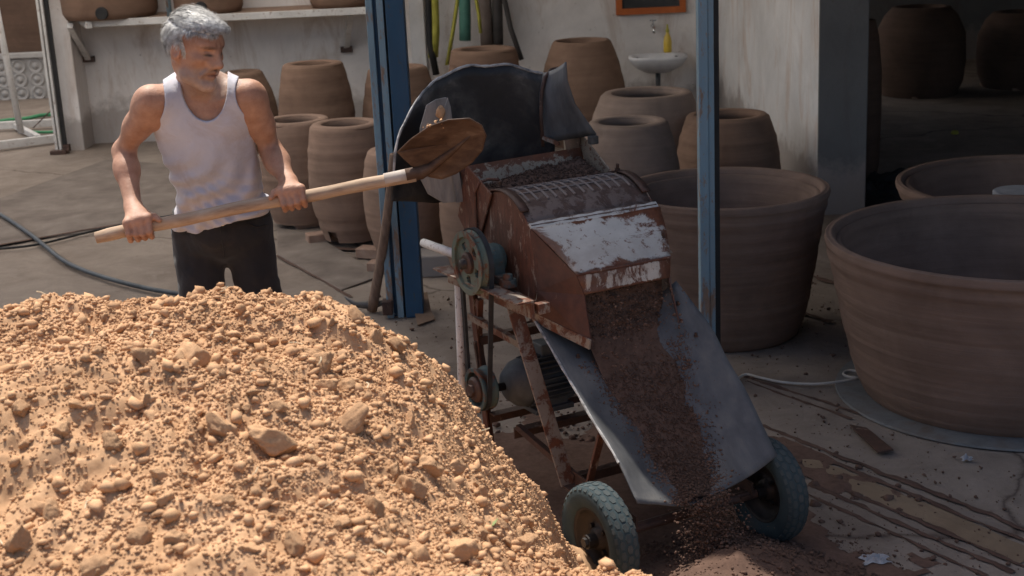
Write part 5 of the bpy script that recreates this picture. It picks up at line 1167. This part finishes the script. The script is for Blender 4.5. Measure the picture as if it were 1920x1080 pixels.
for ix in range(8):
    for iz in range(3):
        o = bpy.data.objects.new('boss', bme); C.objects.link(o); o.parent = e; o.location = (.05+ix*.19, -.004, Hh*(.16+.32*iz)); o.rotation_euler = (0, 0, math.pi)
wall('yard_wall', (-9, YP+.1, -.1), (-3.2, YP+.3, 1.55), 'clay_dark', 'dark brown low wall behind the cast panel at far left'); wall('yard_back_wall', (-12, 17.6, -.1), (-3, 17.8, 3.2), 'plaster_grey', 'grey wall at the far left corner')
wall('yard_plinth', (-9, YP-.25, -.1), (-3.2, YP+.08, lo_[2]-.08), 'clay_dark', 'dark plinth below the cast panel')
# ---- shelf on the rear wall
zs = at(420, 30, 12.0)[2]; e = empty('wall_shelf', (-2, BW, zs), 0, 'white-edged shelf on brackets along the plaster wall', 'shelf')
x0 = at(165, 35, 12.0)[0]+2; x1 = at(702, 8, 12.0)[0]+2
MB().box(((x0+x1)/2, -.3, .0), (x1-x0, .6, .03)).build('board', MT['wood_old'], e, bevel=.004); MB().box(((x0+x1)/2, -.612, -.01), (x1-x0, .02, .058)).build('edging', MT['white_paint'], e, bevel=.004)
MB().bar((x0-.22, -.1, 0), (x0+.02, -.66, -.015), .05, .06).build('end_bar', MT['white_paint'], e, bevel=.004)
for xx, dx in ((x0-.2, 0), (x1-.22, -.1)): MB().bar((xx+.0, -.45, -.03), (xx+dx, -.02, -.36), .05, .05).build('bracket', MT['white_paint'], e, bevel=.004); 
MB().box((x0-.2, -.03, -.36), (.1, .05, .05)).build('bracket_plate', MT['rust_dark'], e); MB().box((x1-.32, -.03, -.38), (.1, .05, .05)).build('bracket_plate', MT['rust_dark'], e)
for cx, w_, lb, hl in ((200, 175, 'brown pot on the shelf left of the man\'s head, with a dark hole', (-.02,)), (387, 128, 'brown pot on the shelf right above the man\'s hair', (-.02,)), (640, 120, 'dark pot at the right end of the shelf', None)):
    c = at(cx, 20, 12.15); k = pxm(c); R = w_/2*k; ep = empty('shelf_pot', (c[0], BW-.33, zs+.016), 0, lb, 'pot', 'pots on the shelf')
    MB().lathe([(0, 0), (R*.93, 0), (R, .05), (R*1.03, .3), (R*.9, .6), (R*.7, .72), (R*.6, .72), (R*.8, .5), (0, .1)], 40, wob=.006).build('body', MT['clay'], ep, smooth=True)
    if hl:
        hb = MB(); hb.lathe([(.0, -.01), (.048, -.01), (.052, -.004), (.052, .02)], 20, axis='Y'); o = hb.build('hole_shade_disc', MT['black'], ep); o.location = (.03 if cx < 300 else -.01, -R-.004, .06)  # black disc painted as the dark inside of a hole
e = empty('blue_pipe', (*at(316, 10, 11.8)[:2], zs), 0, 'thin blue pipe standing on the shelf behind the man\'s head', 'pipe'); MB().tube([(0, 0, .03), (0, 0, 2.2)], .022, 10).build('pipe', MT['blue_light'], e, smooth=True)
# ---- tubes and straps hanging on the rear wall
def hang(px_pts, r, mat, label, cat, flat=None, Y=12.35):
    P = [Vector(at(x, y, Y)) for x, y in px_pts]; top = P[0]+(P[0]-P[1]).normalized()*1.1; b = MB()
    if flat:
        w_ = flat; pts = [top]+P; b.grid([[p+Vector((-w_/2, .01*math.sin(i*2), 0)) for i, p in enumerate(pts)], [p+Vector((0, -.02, 0)) for p in pts], [p+Vector((w_/2, .01*math.cos(i*2), 0)) for i, p in enumerate(pts)]])
        o = b.build('hanging_strap', mat, solid=.006, smooth=True)
    else: b.tube([top]+P, r, 12); o = b.build('hanging_tube', mat, smooth=True)
    return tag(o, label, cat, 'tubes and straps on the rear wall')
MT['yellow'] = noisy('faded_yellow_webbing', [(.3, (.26, .24, .035)), (.7, (.46, .42, .08))], 9, .7, 60, .3); MT['green_tube'] = noisy('green_tube', [(.3, (.045, .13, .10)), (.7, (.09, .22, .17))], 6, .6)
MT['brown_tube'] = noisy('brown_tube', [(.3, (.10, .075, .06)), (.7, (.18, .14, .12))], 6, .7); MT['dark_tube'] = noisy('dark_tube', [(.3, (.03, .027, .025)), (.7, (.07, .06, .055))], 6, .7)
hang([(813, 0), (815, 60), (812, 108)], 0, MT['yellow'], 'wide yellow strap hanging by the white pilaster', 'strap', .085)
hang([(858, 0), (849, 60), (838, 122)], 0, MT['yellow'], 'narrow yellow strap left of the green tube', 'strap', .03); hang([(893, 0), (898, 30), (901, 62)], 0, MT['yellow'], 'thin yellow strap right of the green tube', 'strap', .025, 12.2)
hang([(871, 0), (872, 40), (872, 76)], .05, MT['green_tube'], 'green tube hanging on the rear wall', 'tube'); hang([(909, 0), (911, 40), (913, 84)], .055, MT['brown_tube'], 'brown tube hanging right of the green one', 'tube')
hang([(932, 0), (933, 40), (934, 84)], .045, MT['dark_tube'], 'dark tube hanging right of the brown one', 'tube'); hang([(946, 0), (958, 55), (978, 112)], .022, MT['dark_tube'], 'slanting dark pole leaning on the rear wall', 'pole', None, 12.2)
hang([(803, 0), (806, 80), (818, 140)], .03, MT['black'], 'black hose hanging beside the wide yellow strap', 'hose')
# ---- sink corner
MT['ceramic'] = noisy('stained_ceramic', [(.3, (.52, .52, .53)), (.7, (.72, .72, .73))], 6, .3, bstr=0, spec=.5)
c = at(1233, 104, 12.32); e = empty('wash_basin', (c[0], 12.3, 0), 0, 'small white wall sink behind the wide clay oven', 'sink'); zc = c[2]
rows = []
for s, rx, ry, z in ((0, .0, .0, -.10), (1, .14, .09, -.10), (2, .20, .13, -.05), (3, .215, .15, 0), (4, .25, .19, .005), (5, .252, .192, -.02), (6, .20, .15, -.09), (7, .10, .08, -.14), (8, 0, 0, -.145)):
    rows.append([(rx*math.copysign(abs(math.cos(a))**.7, math.cos(a)), ry*math.copysign(abs(math.sin(a))**.7, math.sin(a)), zc+z) for a in np.linspace(0, 2*math.pi, 41)])
MB().grid(rows).build('bowl', MT['ceramic'], e, smooth=True); MB().tube([(0, .02, zc-.13), (0, .02, zc-.34), (0, .25, zc-.4)], .022, 10).build('drain_pipe', MT['plastic_grey'], e, smooth=True)
MB().bar((-.17, .28, zc-.04), (-.17, -.08, zc-.05), .02, .05).build('bracket', MT['black'], e); MB().bar((.17, .28, zc-.04), (.17, -.08, zc-.05), .02, .05).build('bracket', MT['black'], e)
tp = at(1224, 50, 12.5); e = empty('tap', tp, 0, 'small wall tap above the sink', 'tap'); MB().tube([(0, .09, 0), (0, -.06, 0), (0, -.09, -.02), (0, -.095, -.05)], .013, 8).build('spout', MT['chrome'], e, smooth=True); MB().tube([(0, -.02, 0), (0, -.02, .05)], .009, 8).box((0, -.02, .055), (.06, .014, .012)).build('handle', MT['chrome'], e)
MT['soap'] = noisy('yellow_soap', [(.3, (.55, .37, .04)), (.7, (.72, .52, .08))], 8, .35, bstr=0, spec=.5)
bp = at(1252, 98, 12.3); e = empty('soap_bottle', bp, 0, 'yellow soap bottle on the rim of the sink', 'bottle'); MB().lathe([(0, 0), (.032, 0), (.036, .01), (.036, .09), (.028, .13), (.014, .16), (.012, .175)], 20).build('body', MT['soap'], e, smooth=True); MB().lathe([(0, .24), (.006, .238), (.010, .20), (.016, .195), (.016, .172)], 16).build('cap', MT['yellow'], e, smooth=True)
MT['orange'] = noisy('orange_painted_wood', [(.3, (.34, .085, .02)), (.7, (.48, .13, .035))], 8, .6, 60, .2); MT['mirror'] = noisy('dark_pane', [(.3, (.03, .032, .034)), (.7, (.06, .062, .065))], 3, .15, bstr=0, spec=.5)
l_, r_ = at(1155, 18, BW-.03), at(1286, 12, BW-.03); zb = at(1220, 20, BW-.03)[2]; e = empty('framed_mirror', ((l_[0]+r_[0])/2, BW-.025, zb-.03), 0, 'orange-framed dark mirror on the wall above the sink', 'mirror'); w_ = r_[0]-l_[0]
for nm, cc, sz in (('frame_rail', (0, 0, .03), (w_, .04, .055)), ('frame_rail', (0, 0, .77), (w_, .04, .055)), ('frame_stile', (-w_/2+.027, 0, .4), (.054, .036, .74)), ('frame_stile', (w_/2-.027, 0, .4), (.054, .036, .74))): MB().box(cc, sz).build(nm, MT['orange'], e, bevel=.004)
MB().box((0, .008, .4), (w_-.08, .01, .72)).build('pane', MT['mirror'], e)
# ---- dark room at right
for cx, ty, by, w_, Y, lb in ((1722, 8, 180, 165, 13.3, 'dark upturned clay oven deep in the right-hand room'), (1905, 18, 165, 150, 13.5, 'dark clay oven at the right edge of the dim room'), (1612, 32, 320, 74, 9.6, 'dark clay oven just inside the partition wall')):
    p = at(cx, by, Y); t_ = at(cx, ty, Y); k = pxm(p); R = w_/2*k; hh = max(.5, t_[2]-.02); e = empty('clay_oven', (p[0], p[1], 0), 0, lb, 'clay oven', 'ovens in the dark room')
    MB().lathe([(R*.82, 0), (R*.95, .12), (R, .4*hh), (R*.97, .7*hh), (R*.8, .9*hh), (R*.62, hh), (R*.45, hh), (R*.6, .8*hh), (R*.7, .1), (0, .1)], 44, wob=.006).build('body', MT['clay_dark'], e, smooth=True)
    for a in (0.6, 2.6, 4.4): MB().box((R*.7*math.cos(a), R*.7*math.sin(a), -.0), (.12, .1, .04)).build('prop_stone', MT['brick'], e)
p = atz(1790, 252); b = MB(); b.lathe([(0, .03), (.025, .025), (.032, .008), (.03, 0), (0, 0)], 14); o = b.build('yellow_scrap', MT['yellow']); o.location = (p[0], p[1], .004); tag(o, 'tiny yellow scrap on the dim floor of the right-hand room', 'scrap')
# black plastic sheeting heaped by the wall end
p = atz(1640, 385); b = MB(); n = 26; rows = []
for i in range(n):
    r2 = []
    for j in range(n):
        u, v = i/(n-1)*2-1, j/(n-1)*2-1; f = max(0, 1-max(abs(u), abs(v))**3); r2.append((u*.42, v*.35, .004+f*(.10+.06*float(fbm(np.array([[u*3, v*3]]), 4, 19)[0]))))
    rows.append(r2)
o = b.grid(rows).build('plastic_sheeting', MT['black']); o.location = (p[0]+.1, p[1]+.2, 0); tag(o, 'black plastic sheeting bunched on the floor beside the grey wall end', 'plastic sheet')
